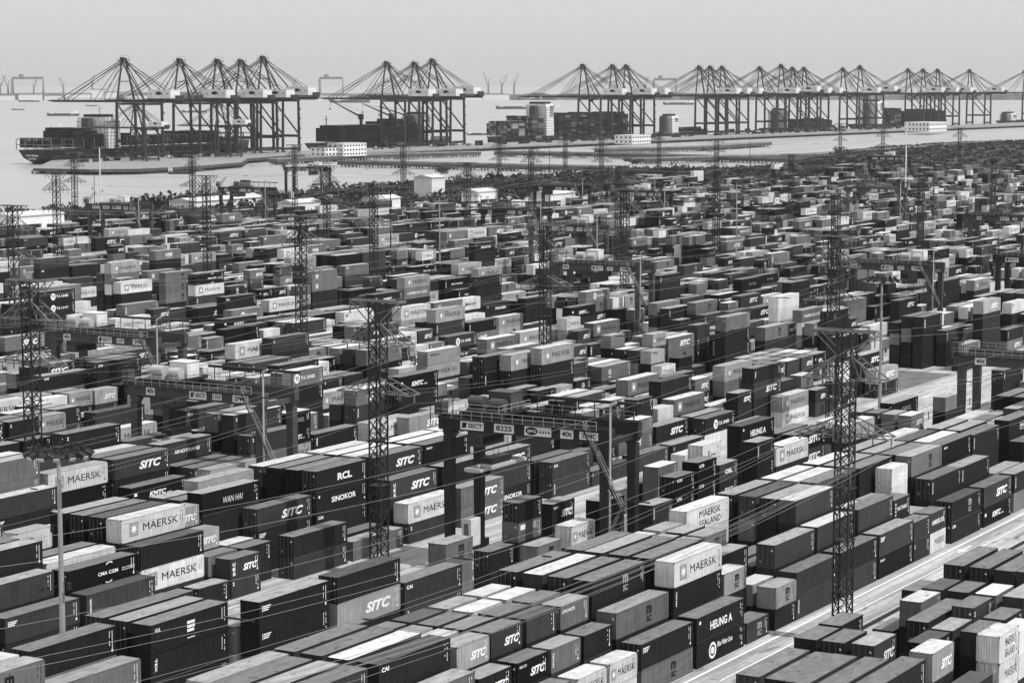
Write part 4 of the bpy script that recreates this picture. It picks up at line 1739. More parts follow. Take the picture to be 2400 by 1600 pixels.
    for x in (-HX - 1.6, -HX + 1.3):
        for y in (LEG + 0.3, LEG + 2.0):
            m.bar((x, y, gz + 0.4), (x, y, gz + gh + 2.3), 0.09)
    m.build('collector_frame', MATS['crane_dark'], o)
    return o


P1 = [('SECT', 7.9, 3.6, 1.15, False), ('8225', 3.0, 3.0, 1.15, False), ('', -2.1, 4.0, 1.2, True), ('40t', -6.4, 1.9, 1.15, False), ('ZPMC', -9.6, 2.7, 1.0, False)]
P2 = [('40t', 8.4, 1.7, 1.15, False), ('SECT', -0.6, 3.2, 1.15, False), ('1223', -4.2, 1.7, 0.9, False), ('ZPMC', -8.5, 2.9, 1.05, False)]
P3 = [('40t', 8.4, 1.7, 1.15, False), ('SECT', -0.6, 3.2, 1.15, False), ('1207', -4.2, 1.7, 0.9, False), ('ZPMC', -8.5, 2.9, 1.05, False)]
rtg('dark gantry crane numbered 8225 over the stacks in the middle', 257.6, 149.0, 18.6, 'crane_dark', P1, 7.0, False, 13.6, dark_stairs=True)
rtg('grey gantry crane numbered 1223 with white machinery and a white-edged leg', 269.5, 212.6, 17.4, 'crane_grey', P2, 7.2, True, 10.8)
rtg('grey gantry crane numbered 1207 with white machinery behind the nearest lattice pylon', 319.5, 273.6, 17.4, 'crane_grey', P3, 7.4, True, 9.4)
rtg('grey gantry crane beside a floodlit road with its sill near white power house', 505.5, 274.2, 17.5, 'crane_grey', P3, 4.0, True, 9.0)
rtg('grey gantry crane behind the tall floodlight mast, white pipes at its end', 545.0, 213.0, 17.5, 'crane_grey', P2, -6.0, True, 12.0)
rtg('gantry crane cut by the frame edge, its two grey legs on the open road', 367.5, 117.6, 17.6, 'crane_grey', [('40t', 8.4, 1.9, 1.15, False)], -4.0, True, 12.0)
FAR_RTG = [
    ((1248, 535), 'gantry crane just behind the pylon with a stair, in the centre'), ((1135, 497), 'dark gantry crane in front of white sheds, hoist over a stack'),
    ((1440, 455), 'gantry crane between two tall pylons, hiding the shrubs'), ((2278, 512), 'dark gantry crane at the frame edge behind the pale cross road'),
    ((2345, 610), 'gantry crane leg pair at the frame edge behind a star container'), ((1256, 442), 'dark gantry crane in front of the green shore belt'),
    ((212, 486), 'dark gantry crane with a white pipe, alone before the shrub belt'), ((520, 446), 'dark gantry crane with five signs before the dark shrubs'),
    ((672, 398), 'tall-legged gantry crane standing against the light water'), ((1990, 446), 'gantry crane in front of the right-hand trees'),
    ((2040, 372), 'hazy gantry crane at the far edge of the yard'), ((1425, 438), 'dark gantry crane under the lattice pylon near the trestles')]
for k, (p, lab) in enumerate(FAR_RTG):
    u_, v_ = at_z(p[0], p[1], 18.0)
    rtg(lab, u_ + 3.7, v_ - 11.2, 17.5, 'crane_dark' if k % 3 else 'crane_grey', P2 if k % 2 else P1, (-5, 6, 0, 3)[k % 4], k % 2 == 0, 9.5)

# ------------------------------------------------------------------ lattice pylons
def pylon_parts():
    a = 0.86
    H_ = 36.0
    col = MB()
    for sx in (-1, 1):
        for sy in (-1, 1):
            col.bar((sx * a, sy * a, 0), (sx * a, sy * a, H_), 0.17)
    n = 21
    dz = H_ / n
    for k in range(n):
        z0, z1 = k * dz, (k + 1) * dz
        for i, (p, q) in enumerate((((-a, -a), (a, -a)), ((a, -a), (a, a)), ((a, a), (-a, a)), ((-a, a), (-a, -a)))):
            if k % 2:
                p, q = q, p
            col.bar((p[0], p[1], z0), (q[0], q[1], z1), 0.10)
            col.bar((q[0], q[1], z0), (p[0], p[1], z1), 0.085)
            if k % 2 == 0:
                col.bar((p[0], p[1], z1), (q[0], q[1], z1), 0.092)
    for k in range(6):
        col.box(-a - 0.25, a + 0.25, -a - 0.25, a + 0.25, 6.0 * k + 5.95, 6.0 * k + 6.03)
    top = MB()
    for x in (-a, a):
        top.bar((x, -3.8, H_ + 0.1), (x, 3.8, H_ + 0.1), 0.2, 0.24)
        for s in (-1, 1):
            top.bar((x, s * 3.7, H_), (x, s * a, H_ - 2.6), 0.12)
    for s in (-1, 1):
        top.bar((-a, s * 3.75, H_ + 0.1), (a, s * 3.75, H_ + 0.1), 0.17)
        top.bar((-a, s * 3.75, H_ + 0.0), (-a, s * 3.75, H_ - 1.6), 0.13)

    def arm(zb, zt, reach, wide):
        m = MB()
        for s in (-1, 1):
            for x in (-1, 1):
                e = Vector((x * wide, s * reach, zb))
                m.bar((x * a, s * a, zb), e, 0.14)
                m.bar((x * a, s * a, zt), e, 0.15)
                for f_ in (0.33, 0.66):
                    lo = Vector((x * a, s * a, zb)).lerp(e, f_)
                    hi = Vector((x * a, s * a, zt)).lerp(e, f_)
                    m.bar(lo, hi, 0.08)
                    hi2 = Vector((x * a, s * a, zt)).lerp(e, f_ - 0.33)
                    m.bar(lo, hi2, 0.075)
            for f_ in (0.33, 0.66, 1.0):
                y = s * (a + (reach - a) * f_)
                xx = a + (wide - a) * f_
                m.bar((-xx, y, zb), (xx, y, zb), 0.1)
                z = zt + (zb - zt) * f_
                if f_ < 1:
                    m.bar((-xx, y, z), (xx, y, z), 0.09)
            for y, dz_ in ((reach, 0), (reach * 0.6, 0)):
                m.tube((0, s * y, zb - 0.06), (0, s * y, zb - 1.0), 0.09, k=6)
        return m
    return col, top, arm(30.6, 33.4, 4.8, 1.3), arm(24.2, 26.2, 5.6, 1.35)


PYL = [((69, 659), 'nearest lattice pylon at the frame edge, crossed by wires'), ((885, 707), 'lattice pylon in the middle of the yard, beside the stacked letters container'),
       ((1985, 777), 'lattice pylon at the roadside, tallest in view'), ((1956, 555), 'lattice pylon right behind the roadside pylon'),
       ((1278, 529), 'lattice pylon in front of the crane with the white pipe'), ((704, 508), 'lattice pylon beside a white lettered container left of centre'),
       ((29, 483), 'dark lattice pylon at the far left edge of the frame'), ((131, 405), 'lattice pylon standing against the water at left'),
       ((173, 358), 'pale lattice pylon against the wharf, beside a thin pole'), ((450, 365), 'lattice pylon in front of the barge at the wharf'),
       ((483, 413), 'dark lattice pylon in front of the shrub belt'), ((690, 340), 'lattice pylon before the landward end of the container ship'),
       ((875, 430), 'dark lattice pylon in front of the open square'), ((945, 345), 'pale lattice pylon before the trestle bridge'),
       ((1095, 382), 'lattice pylon with wide arms in front of the lower trestle'), ((1170, 322), 'lattice pylon below the gap between the crane groups'),
       ((1245, 350), 'pale lattice pylon over the scrub, between trestles'), ((1465, 445), 'dark lattice pylon beside the grey crane in the centre'),
       ((1410, 325), 'dark lattice pylon under the third crane group'), ((1450, 390), 'lattice pylon among the mid yard cranes'),
       ((1325, 313), 'lattice pylon before the ship with pale deckhouse'), ((1960, 455), 'lattice pylon above the right-hand trees'),
       ((1680, 330), 'dark lattice pylon under the fourth crane group'), ((1855, 363), 'dark lattice pylon right of two white crane legs'),
       ((1970, 290), 'hazy lattice pylon below the farthest cranes'), ((2070, 300), 'hazy lattice pylon beside a slim white mast'),
       ((2330, 372), 'lattice pylon near the right edge, over distant stacks'), ((1680, 400), 'lattice pylon among the right middle stacks'),
       ((765, 390), 'pale lattice pylon beside the tall-legged crane'), ((1545, 310), 'hazy lattice pylon before the small moored ship'),
       ((2160, 395), 'lattice pylon over the distant right yard'), ((2250, 300), 'hazy lattice pylon at the end of the yard')]
pyl_at = []
proto_p = None
for k, (p, lab) in enumerate(PYL):
    u_, v_ = at_z(p[0], p[1], 36.0)
    if proto_p is None:
        proto_p = empty('lattice_pylon')
        for nm, bm_, mt in zip(('lattice_column', 'top_crossarm', 'crossarm', 'crossarm'), pylon_parts(), ('tower_steel', 'arm_steel', 'arm_steel', 'arm_steel')):
            bm_.build(nm, MATS[mt], proto_p)
        o = proto_p
    else:
        o = copy_tree(proto_p)
    o.location = (u_, v_, 0)
    tag(o, lab, 'pylon', 'lattice pylons carrying wires over the yard')
    pyl_at.append((u_, v_))

# wires strung along each row of pylons
rows_ = {}
for u_, v_ in pyl_at:
    key = min((100.5, 165.5, 226.5, 287, 368.5, 435, 497, 566, 630), key=lambda a: abs(a - v_))
    rows_.setdefault(key, []).append((u_, v_))
WN = {100.5: 'the road', 165.5: 'the median behind crane 8225', 226.5: 'the nearest pylon row', 287: 'the fourth pylon row', 368.5: 'the fifth pylon row', 435: 'the sixth pylon row', 497: 'the seventh pylon row', 566: 'the eighth pylon row', 630: 'the farthest pylon row'}
for key, ps in rows_.items():
    ps = sorted(ps)
    if key < 400:
        ps = [(ps[0][0] - 148, ps[0][1])] + ps
    if key < 120:
        ps.append((ps[-1][0] + 148, ps[-1][1]))
    o = tag(empty('power_line', (ps[0][0], ps[0][1], 0)), 'thin sagging wires strung from pylon to pylon along ' + WN[key], 'power line', 'power lines over the yard')
    for y, z in ((-3.6, 35.6), (3.6, 35.6), (-5.2, 29.5), (5.2, 29.5), (-3.2, 29.5), (-5.5, 23.1), (5.5, 23.1), (5.2, 23.7)):
        m = MB()
        for (a0, b0), (a1, b1) in zip(ps, ps[1:]):
            sag = 3.4 if a1 - a0 < 160 else 5.0
            pts = []
            for q in range(15):
                f_ = q / 14
                pts.append((a0 + (a1 - a0) * f_ - ps[0][0], b0 + (b1 - b0) * f_ + y - ps[0][1], z - sag * 4 * f_ * (1 - f_)))
            m.path(pts, 0.015 if key < 240 else 0.02, 4)
        m.build('wire', MATS['wire'], o)
    m = MB()
    for (a0, b0), (a1, b1) in zip(ps, ps[1:]):
        for f_ in (0.2, 0.4, 0.6, 0.8):
            x = a0 + (a1 - a0) * f_ - ps[0][0]
            for y0, y1, z in ((-5.3, -3.1, 29.5), (5.0, 5.6, 23.4)):
                zz = z - 3.4 * 4 * f_ * (1 - f_)
                m.bar((x, y0 - 0.2, zz - 0.08), (x, y1 + 0.2, zz - 0.08), 0.09, 0.13)
    m.build('spacer', MATS['dark_steel'], o)

# the thick cable bundle that swings over the near stacks between the two near pylon rows
cb = tag(empty('cable_bundle', (96, 101, 0)), 'bundle of pale wires swinging low over the nearest stacks', 'power line')
for k in range(6):
    m = MB()
    pts = []
    for q in range(19):
        f_ = q / 18
        pts.append((10 + 150 * f_, -5.5 + 0.42 * k, 22.6 + 0.25 * (k % 3) - 13 * f_ * (1 - f_)))
    m.path(pts, 0.02, 4)
    m.build('wire', MATS['wire'], cb)

# ------------------------------------------------------------------ floodlight masts
def mast(u, v, H_, label, ring=True, r=0.36, mt='galvanised', lamps=14, ring_r=2.5):
    o = tag(empty('light_mast', (u, v, 0)), label, 'light mast', 'masts standing in the yard')
    m = MB()
    m.tube((0, 0, 0), (0, 0, H_ * 0.5), r, r * 0.78, k=14)
    m.tube((0, 0, H_ * 0.5), (0, 0, H_), r * 0.74, r * 0.5, k=14)
    m.tube((0, 0, H_ * 0.5 - 0.25), (0, 0, H_ * 0.5 + 0.15), r * 0.84, k=14)
    m.build('pole', MATS[mt], o)
    if ring:
        m = MB()
        for zz, rr in ((H_ - 0.5, ring_r), (H_ - 0.5, ring_r * 0.72)):
            pts = [(rr * math.cos(t_), rr * math.sin(t_), zz) for t_ in [2 * math.pi * i / 20 for i in range(21)]]
            m.path(pts, 0.1, 5)
        for i in range(6):
            t_ = math.pi * i / 3
            m.bar((0.2 * math.cos(t_), 0.2 * math.sin(t_), H_ - 0.42), (ring_r * math.cos(t_), ring_r * math.sin(t_), H_ - 0.52), 0.11)
        m.tube((0, 0, H_ - 1.0), (0, 0, H_ + 0.25), 0.5, k=10)
        m.build('lamp_ring', MATS['dark_steel'], o)
        for i in range(lamps):
            t_ = 2 * math.pi * (i + 0.5) / lamps
            m = MB()
            cx, cy = ring_r * math.cos(t_), ring_r * math.sin(t_)
            ex, ey = (ring_r + 0.85) * math.cos(t_), (ring_r + 0.85) * math.sin(t_)
            m.bar((cx, cy, H_ - 0.2), (ex, ey, H_ - 0.55), 0.62, 0.42)
            m.bar((ex, ey, H_ - 0.551), (ex + 0.06 * math.cos(t_), ey + 0.06 * math.sin(t_), H_ - 0.60), 0.58, 0.38, 1)
            m.tube((cx, cy, H_ - 0.1), (cx, cy, H_ + 0.3), 0.16, k=6)
            m.build('floodlight', [MATS['dark_steel'], MATS['rail_paint']], o)
    m = MB()
    for zz, d_ in ((H_ * 0.74, 1), (H_ * 0.55, -1)):
        m.bar((0, 0, zz), (0, d_ * 1.0, zz), 0.08)
        m.box(-0.18, 0.18, d_ * 1.0 - 0.12, d_ * 1.0 + 0.12, zz - 0.7, zz + 0.05)
    m.build('camera_bracket', MATS['dark_steel'], o)
    return o


u_, v_ = at_z(137, 1052, 29.0)
mast(u_, v_, 29.0, 'tall grey floodlight mast with a full lamp ring, standing nearest of all')
mast(392.6, 155.2, 28.8, 'grey floodlight mast with a lamp ring beside the bollard fence')
u_, v_ = at_z(1030, 452, 33.5)
mast(u_, v_, 33.5, 'slim floodlight mast at the edge of the open square', r=0.3, ring_r=1.6, lamps=8)
u_, v_ = at_z(1727, 430, 33.0)
mast(u_, v_, 33.0, 'slim pale mast among the right middle stacks', False, 0.26)
u_, v_ = at_z(233, 347, 38.0)
mast(u_, v_, 38.0, 'white pole in front of the wharf at left', False, 0.42, 'white_paint')
u_, v_ = at_z(220, 395, 30.0)
mast(u_, v_, 30.0, 'thin dark pole beside the white pole', False, 0.2, 'dark_steel')
u_, v_ = at_z(2125, 285, 46.0)
mast(u_, v_, 46.0, 'slim white mast under the farthest cranes', False, 0.42, 'white_paint')
u_, v_ = at_z(1288, 350, 33.0)
mast(u_, v_, 33.0, 'thin dark mast over the scrub', False, 0.25, 'dark_steel')
u_, v_ = at_z(915, 445, 30.0)
mast(u_, v_, 30.0, 'floodlight mast with a small lamp ring left of centre', True, 0.28, 'dark_steel', 8, 1.6)
u_, v_ = at_z(2190, 375, 33.0)
mast(u_, v_, 33.0, 'thin dark mast over the distant right yard', False, 0.25, 'dark_steel')
u_, v_ = at_z(1758, 330, 33.0)
mast(u_, v_, 33.0, 'thin dark mast between the trestles', False, 0.25, 'dark_steel')

# ------------------------------------------------------------------ the quay: wharf, trestles, ship-to-shore cranes, ships
def quay_v(u):
    return 1287.0 - 0.042 * max(0.0, u - 1850.0)


QROT = -0.042


def qrot(u):
    return QROT if u > 1850 else 0.0


def solve_u(px, dv, z=40.0):
    """position along the quay whose point dv behind the landside rail appears at column px"""
    a, b = 900.0, 9000.0
    for _ in range(60):
        m = (a + b) / 2
        if to_px(m, quay_v(m) + dv, z)[0] < px:
            a = m
        else:
            b = m
    return (a + b) / 2


wf = tag(empty('wharf'), 'long concrete wharf on piles carrying the row of quay cranes', 'wharf')
out = [(1462, quay_v(1462) + 34), (1313, 1205), (1318, 1152), (1345, 1130), (1410, 1126), (1500, 1150), (1580, 1205), (1700, 1232), (2400, 1204), (3600, 1154), (5200, 1086), (5200, quay_v(5200) + 36)]
out = out[::1]
area = sum(a[0] * b[1] - b[0] * a[1] for a, b in zip(out, out[1:] + out[:1]))
if area < 0:
    out = out[::-1]
m = MB()
m.prism(out, -1.6, 0.05)
m.build('deck', MATS['concrete'], wf)
m = MB()
for (a0, b0), (a1, b1) in zip(out[1:7], out[2:8]):
    m.bar((a0, b0, -0.9), (a1, b1, -0.9), 1.0, 2.2)
m.build('fender_beam', MATS['concrete_dark'], wf)
m = MB()
edge = [(1313, 1205), (1318, 1152), (1345, 1130), (1410, 1126), (1500, 1150), (1580, 1205), (1700, 1232), (2400, 1204), (3600, 1154)]
for (a0, b0), (a1, b1) in zip(edge, edge[1:]):
    n = int(math.hypot(a1 - a0, b1 - b0) / 7)
    for k in range(n):
        f_ = k / n
        m.tube((a0 + (a1 - a0) * f_ + 0.4, b0 + (b1 - b0) * f_ + 1.4, -6), (a0 + (a1 - a0) * f_ + 0.4, b0 + (b1 - b0) * f_ + 1.4, -1.6), 0.7, k=6)
kind(m.build('piles', MATS['concrete_dark'], wf), 'stuff')
m = MB()
for (a0, b0), (a1, b1) in zip(edge, edge[1:]):
    d = Vector((a1 - a0, b1 - b0, 0)).normalized()
    nrm = Vector((-d.y, d.x, 0))
    if nrm.y < 0:
        nrm = -nrm
    for off in (9.0, 22.0):
        p, q = Vector((a0, b0, -6)) + nrm * off, Vector((a1, b1, -6)) + nrm * off
        m.face([p, q, q + Vector((0, 0, 4.4)), p + Vector((0, 0, 4.4))])
m.build('under_deck_shade', MATS['kerb_dark'], wf)  # dark sheets added for the shade under the deck, behind the piles


def trestle(pts, width, label, bents=16.0, thick=3.0):
    o = tag(empty('trestle_bridge'), label, 'bridge', 'trestle bridges between the yard and the wharf')
    w3 = [at_z(x, y, 0.4) for x, y in pts]
    for (a0, b0), (a1, b1) in zip(w3, w3[1:]):
        d = Vector((a1 - a0, b1 - b0, 0))
        ln = d.length
        d.normalize()
        nn = Vector((-d.y, d.x, 0))
        m = MB()
        p, q = Vector((a0, b0, 0)), Vector((a1, b1, 0))
        ol = [tuple((p - nn * width / 2)[:2]), tuple((q - nn * width / 2)[:2]), tuple((q + nn * width / 2)[:2]), tuple((p + nn * width / 2)[:2])]
        m.prism(ol, 0.4 - thick, 0.4)
        m.build('deck', MATS['concrete_dark'], o)
        m = MB()
        for s in (-1, 1):
            m.bar(p + nn * (s * (width / 2 - 0.2)) + Vector((0, 0, 0.9)), q + nn * (s * (width / 2 - 0.2)) + Vector((0, 0, 0.9)), 0.3, 1.0)
        m.build('parapet', MATS['concrete'], o)
        m = MB()
        k = 4.0
        while k < ln:
            for s in (-0.4, 0, 0.4):
                c = p + d * k + nn * (s * width)
                m.tube((c.x, c.y, -6), (c.x, c.y, 0.4 - thick), 0.55, k=6)
            m.bar(p + d * k - nn * (width * 0.48) + Vector((0, 0, -1.9)), p + d * k + nn * (width * 0.48) + Vector((0, 0, -1.9)), 1.2, 1.0)
            k += bents if int(k / bents) % 4 else bents * 0.3
        kind(m.build('piles', MATS['concrete_dark'], o), 'stuff')
    return o


trestle([(800, 378), (1230, 388), (1430, 392)], 11, 'lower trestle bridge nearest the scrub, on grouped piles', 13)
trestle([(1165, 356), (1520, 362), (1920, 375)], 12, 'dark upper trestle bridge across the middle of the water', 15)
trestle([(640, 374), (830, 364), (1120, 356)], 9, 'trestle bridge leading to the white wharf office', 12)
trestle([(1400, 350), (1640, 344), (1800, 334)], 9, 'far trestle bridge behind the dark upper one', 12)
trestle([(1500, 372), (1900, 362), (2350, 330)], 10, 'hazy trestle bridge under the right-hand cranes', 18)

EMB = MATS['black_letters']


def sts_parts():
    P = []
    S_, D_ = 'sts_steel', 'sts_steel'
    for x in (-13, 13):
        for y in (0, 30):
            m = MB()
            m.tube((x, y, 0.9), (x * 0.93, y, 49), 1.45, 1.25, k=10)
            P.append(('leg', m, [S_]))
        m = MB()
        m.bar((x * 0.98, 1.2, 14.5), (x * 0.98, 28.8, 14.5), 1.3, 2.3)
        m.tube((x * 0.95, 29, 46), (x * 0.98, 1, 17), 0.8, k=8)
        P.append(('portal_frame', m, [S_]))
        m = MB()
        m.box(-14.5, 14.5, (0 if x < 0 else 30) - 0.9, (0 if x < 0 else 30) + 0.9, 2.0, 4.2)
        for q in (-13, -10, 10, 13):
            m.tube((q, (0 if x < 0 else 30) - 0.4, 0.7), (q, (0 if x < 0 else 30) + 0.4, 0.7), 0.7, k=8)
        P.append(('bogie_beam', m, [S_]))
    m = MB()
    for y in (0, 30):
        m.box(-12.6, 12.6, y - 1.0, y + 1.0, 45.6, 47.4)
    P.append(('cross_beam', m, [S_]))
    m = MB()
    for x in (-3.8, 3.8):
        m.box(x - 0.7, x + 0.7, -29, 30.8, 47.6, 50.0)
    for y in range(-28, 31, 8):
        m.box(-3.1, 3.1, y - 0.3, y + 0.3, 48, 49.2)
    P.append(('trolley_girder', m, [D_]))
    m = MB()
    for x in (-3.8, 3.8):
        m.box(x - 0.7, x + 0.7, 30.9, 110, 47.8, 49.8)
        m.bar((x, 110, 48.8), (x, 117, 49.4), 1.2, 1.6, w2=0.6, h2=0.6)
    for y in range(34, 110, 8):
        m.box(-3.1, 3.1, y - 0.3, y + 0.3, 48.2, 49.2)
    for x in (-4.9, 4.9):
        m.bar((x, 31, 51.0), (x, 111, 51.0), 0.16)
        for k in range(14):
            m.bar((x, 33 + 6 * k, 49.6), (x, 33 + 6 * k, 51.0), 0.14)
    P.append(('boom', m, [D_]))
    m = MB()
    for s in (-1, 1):
        m.tube((s * 11.6, 30, 49), (s * 2.6, 31.5, 84), 0.95, 0.8, k=8)
        m.tube((s * 2.6, 31.3, 83.6), (s * 10.5, 1, 50), 0.62, k=8)
        m.tube((s * 2.2, 31.3, 83), (s * 4.0, 12, 50), 0.4, k=6)
    m.bar((-7.5, 30.4, 66), (7.5, 30.4, 66), 0.7)
    P.append(('apex_frame', m, [S_]))
    m = MB()
    m.box(-5.2, 5.2, 28.6, 35.2, 83.8, 84.4)
    m.box(-3, -0.4, 30, 33.5, 84.4, 86.8)
    m.box(0.6, 3, 30.5, 33.0, 84.4, 86.2)
    for x in (-5.1, 5.1):
        m.bar((x, 28.7, 85.5), (x, 35.1, 85.5), 0.14)
        m.bar((x, 30, 84.4), (x, 30, 88), 0.14)
    m.bar((-5, 31, 88), (5, 31, 88), 0.2)
    P.append(('apex_platform', m, [S_]))
    m = MB()
    for s in (-1, 1):
        m.tube((s * 2.6, 33, 84), (s * 3.8, 104, 50), 0.34, k=5)
        m.tube((s * 2.2, 33, 83.4), (s * 3.5, 94, 50), 0.3, k=5)
        m.tube((s * 2.6, 33, 82.5), (s * 3.8, 62, 50), 0.26, k=5)
        m.tube((s * 2.6, 32.6, 81.5), (s * 3.8, 52, 50), 0.24, k=5)
    P.append(('forestay', m, [D_]))
    m = MB()
    for s in (-1, 1):
        m.tube((s * 2.6, 30.8, 84), (s * 3.8, -26, 50), 0.3, k=5)
        m.tube((s * 2.4, 30.8, 83), (s * 3.6, -20, 57), 0.22, k=5)
    P.append(('backstay', m, [D_]))
    m = MB()
    m.box(-6.5, 6.5, -25, 0.5, 51.4, 58.6)
    m.box(-6.8, 6.8, -25.3, 0.8, 58.602, 58.9)
    for k in range(4):
        m.box(-6.56, -6.5, -22 + 6 * k, -21 + 6 * k, 54.5, 56, 1)
        m.box(6.5, 6.56, -22 + 6 * k, -21 + 6 * k, 54.5, 56, 1)
    m.face([(-3.2 * math.cos(2 * math.pi * i / 16) - 2.0, 0.53, 55.8 + 1.5 * math.sin(2 * math.pi * i / 16)) for i in range(16)], 1)
    m.face([(-6.52, -12 + 3.2 * math.cos(2 * math.pi * i / 16), 55.8 - 1.5 * math.sin(2 * math.pi * i / 16)) for i in range(16)], 1)
    m.face([(-5 + 6 * i[0], 0.53, 52.4 + i[1]) for i in ((0, 0), (0, 0.7), (1, 0.7), (1, 0))], 1)
    P.append(('machinery_house', m, ['ship_white', 'black_letters']))
    m = MB()
    m.box(-6.2, 6.2, -25.4, 0.9, 50.6, 51.398)
    m.box(-4.9, 4.9, -31, -25.4, 49.6, 50.4)
    m.box(-4.5, 4.5, -30.5, -28.5, 50.4, 54)
    P.append(('house_deck', m, [D_]))
    m = MB()
    m.box(8.5, 11.8, -0.5, 3.6, 52.0, 55.5)
    P.append(('checker_cab', m, ['ship_white']))
    m = MB()
    m.box(-3.0, 3.0, 12, 18, 45.4, 47.4)
    m.box(-1.6, 1.6, 18.2, 21, 43.2, 46.6)
    P.append(('operator_trolley', m, [D_]))
    m = MB()
    for s in range(9):
        z = 8 + 4.4 * s
        m.box(13.2, 15.2, -1.4 if s % 2 else 0.4, 1.4 if s % 2 else 2.6, z, z + 0.35)
        m.bar((14.4, -1 if s % 2 else 2.2, z), (14.4, 2.2 if s % 2 else -1, z + 4.4), 0.5, 0.18)
    P.append(('stair_tower', m, [S_]))
    return P


STS_PX = [290, 422, 510, 565, 617, 905, 970, 1012, 1365, 1435, 1467, 1638, 1664, 1692, 1780, 1830, 1857, 1884, 1975, 2015, 2128, 2163, 2197, 2272, 2402]
GROUP_ = ['first crane group at left'] * 5 + ['second crane group'] * 3 + ['third crane group'] * 3 + ['fourth crane group'] * 3 + ['fifth crane group'] * 4 + ['pair after the fifth group'] * 2 + ['far right crane group'] * 3 + ['single crane after the far right group', 'crane cut by the right frame edge']
POS = {5: ['leftmost', 'second', 'middle', 'fourth', 'rightmost'], 3: ['left', 'middle', 'right'], 4: ['leftmost', 'second', 'third', 'rightmost'], 2: ['left', 'right'], 1: ['']}
proto = None
seen_g = {}
for k, px in enumerate(STS_PX):
    u_ = solve_u(px, 31.5, 84)
    if proto is None:
        proto = empty('quay_crane')
        for nm, bm_, mt in sts_parts():
            bm_.build(nm, [MATS[q] for q in mt], proto)
        o = proto
    else:
        o = copy_tree(proto)
    o.location = (u_, quay_v(u_), 0)
    o.rotation_euler = (0, 0, qrot(u_))
    sc_ = 1.0 + (0.04 if k in (4, 7, 15, 19) else 0.0)
    o.scale = (1, 1, sc_)
    gname = GROUP_[k]
    n_g = GROUP_.count(gname)
    i_g = seen_g.get(gname, 0)
    seen_g[gname] = i_g + 1
    pos = POS[n_g][i_g]
    lab = ('tall quay crane with white machinery house, %s of the %s' % (pos, gname)) if pos else 'tall quay crane with white machinery house, ' + gname
    tag(o, lab, 'quay crane', 'tall cranes along the wharf')
# two lower cranes on the inner edge of the wharf, booms towards the land
for k, px in enumerate((352, 548)):
    o = copy_tree(proto)
    u_ = solve_u(px, -50, 20)
    o.location = (u_, quay_v(u_) - 52, 0)
    o.rotation_euler = (0, 0, 0)
    o.scale = (0.62, 0.55, 0.56)
    tag(o, ('left' if k == 0 else 'right') + ' one of two low barge cranes in front of the dark container ship', 'quay crane', 'low barge cranes')


# ------------------------------------------------------------------ ships at the quay
def ship_hull(L, B, fb, mt_side, parent, bow=0.16, stern=0.05):
    """hull from stern (x = 0) to bow (x = L); deck at fb above the water, flared bow, raked stern"""
    m = MB()
    st = [0.0, 0.02, 0.06, 0.14, 0.5, 0.8, 0.88, 0.94, 0.98, 1.0]
    hw = [0.78, 0.9, 0.97, 1, 1, 1, 0.9, 0.62, 0.3, 0.02]
    lw = [0.05, 0.3, 0.7, 0.98, 1, 0.98, 0.62, 0.26, 0.08, 0.01]
    ring = []
    for s, a, b in zip(st, hw, lw):
        x = s * L
        zt = fb + (3.0 if s > 0.9 else 0)
        zl = -1.0 if 0.03 < s else 2.0
        ring.append([(x, -a * B / 2, zt), (x, -(a * 0.6 + b * 0.4) * B / 2, zt * 0.45), (x + (4 if s > 0.9 else 0) * -1, -b * B / 2, zl),
                     (x + (4 if s > 0.9 else 0) * -1, b * B / 2, zl), (x, (a * 0.6 + b * 0.4) * B / 2, zt * 0.45), (x, a * B / 2, zt)])
    for r0, r1 in zip(ring, ring[1:]):
        for i in range(5):
            m.face([r0[i], r0[i + 1], r1[i + 1], r1[i]][::-1])
        m.face([r0[0], r1[0], r1[5], r0[5]], 1)
    m.face(ring[0])
    m.build('hull', [MATS[mt_side], MATS['ship_deck']], parent)


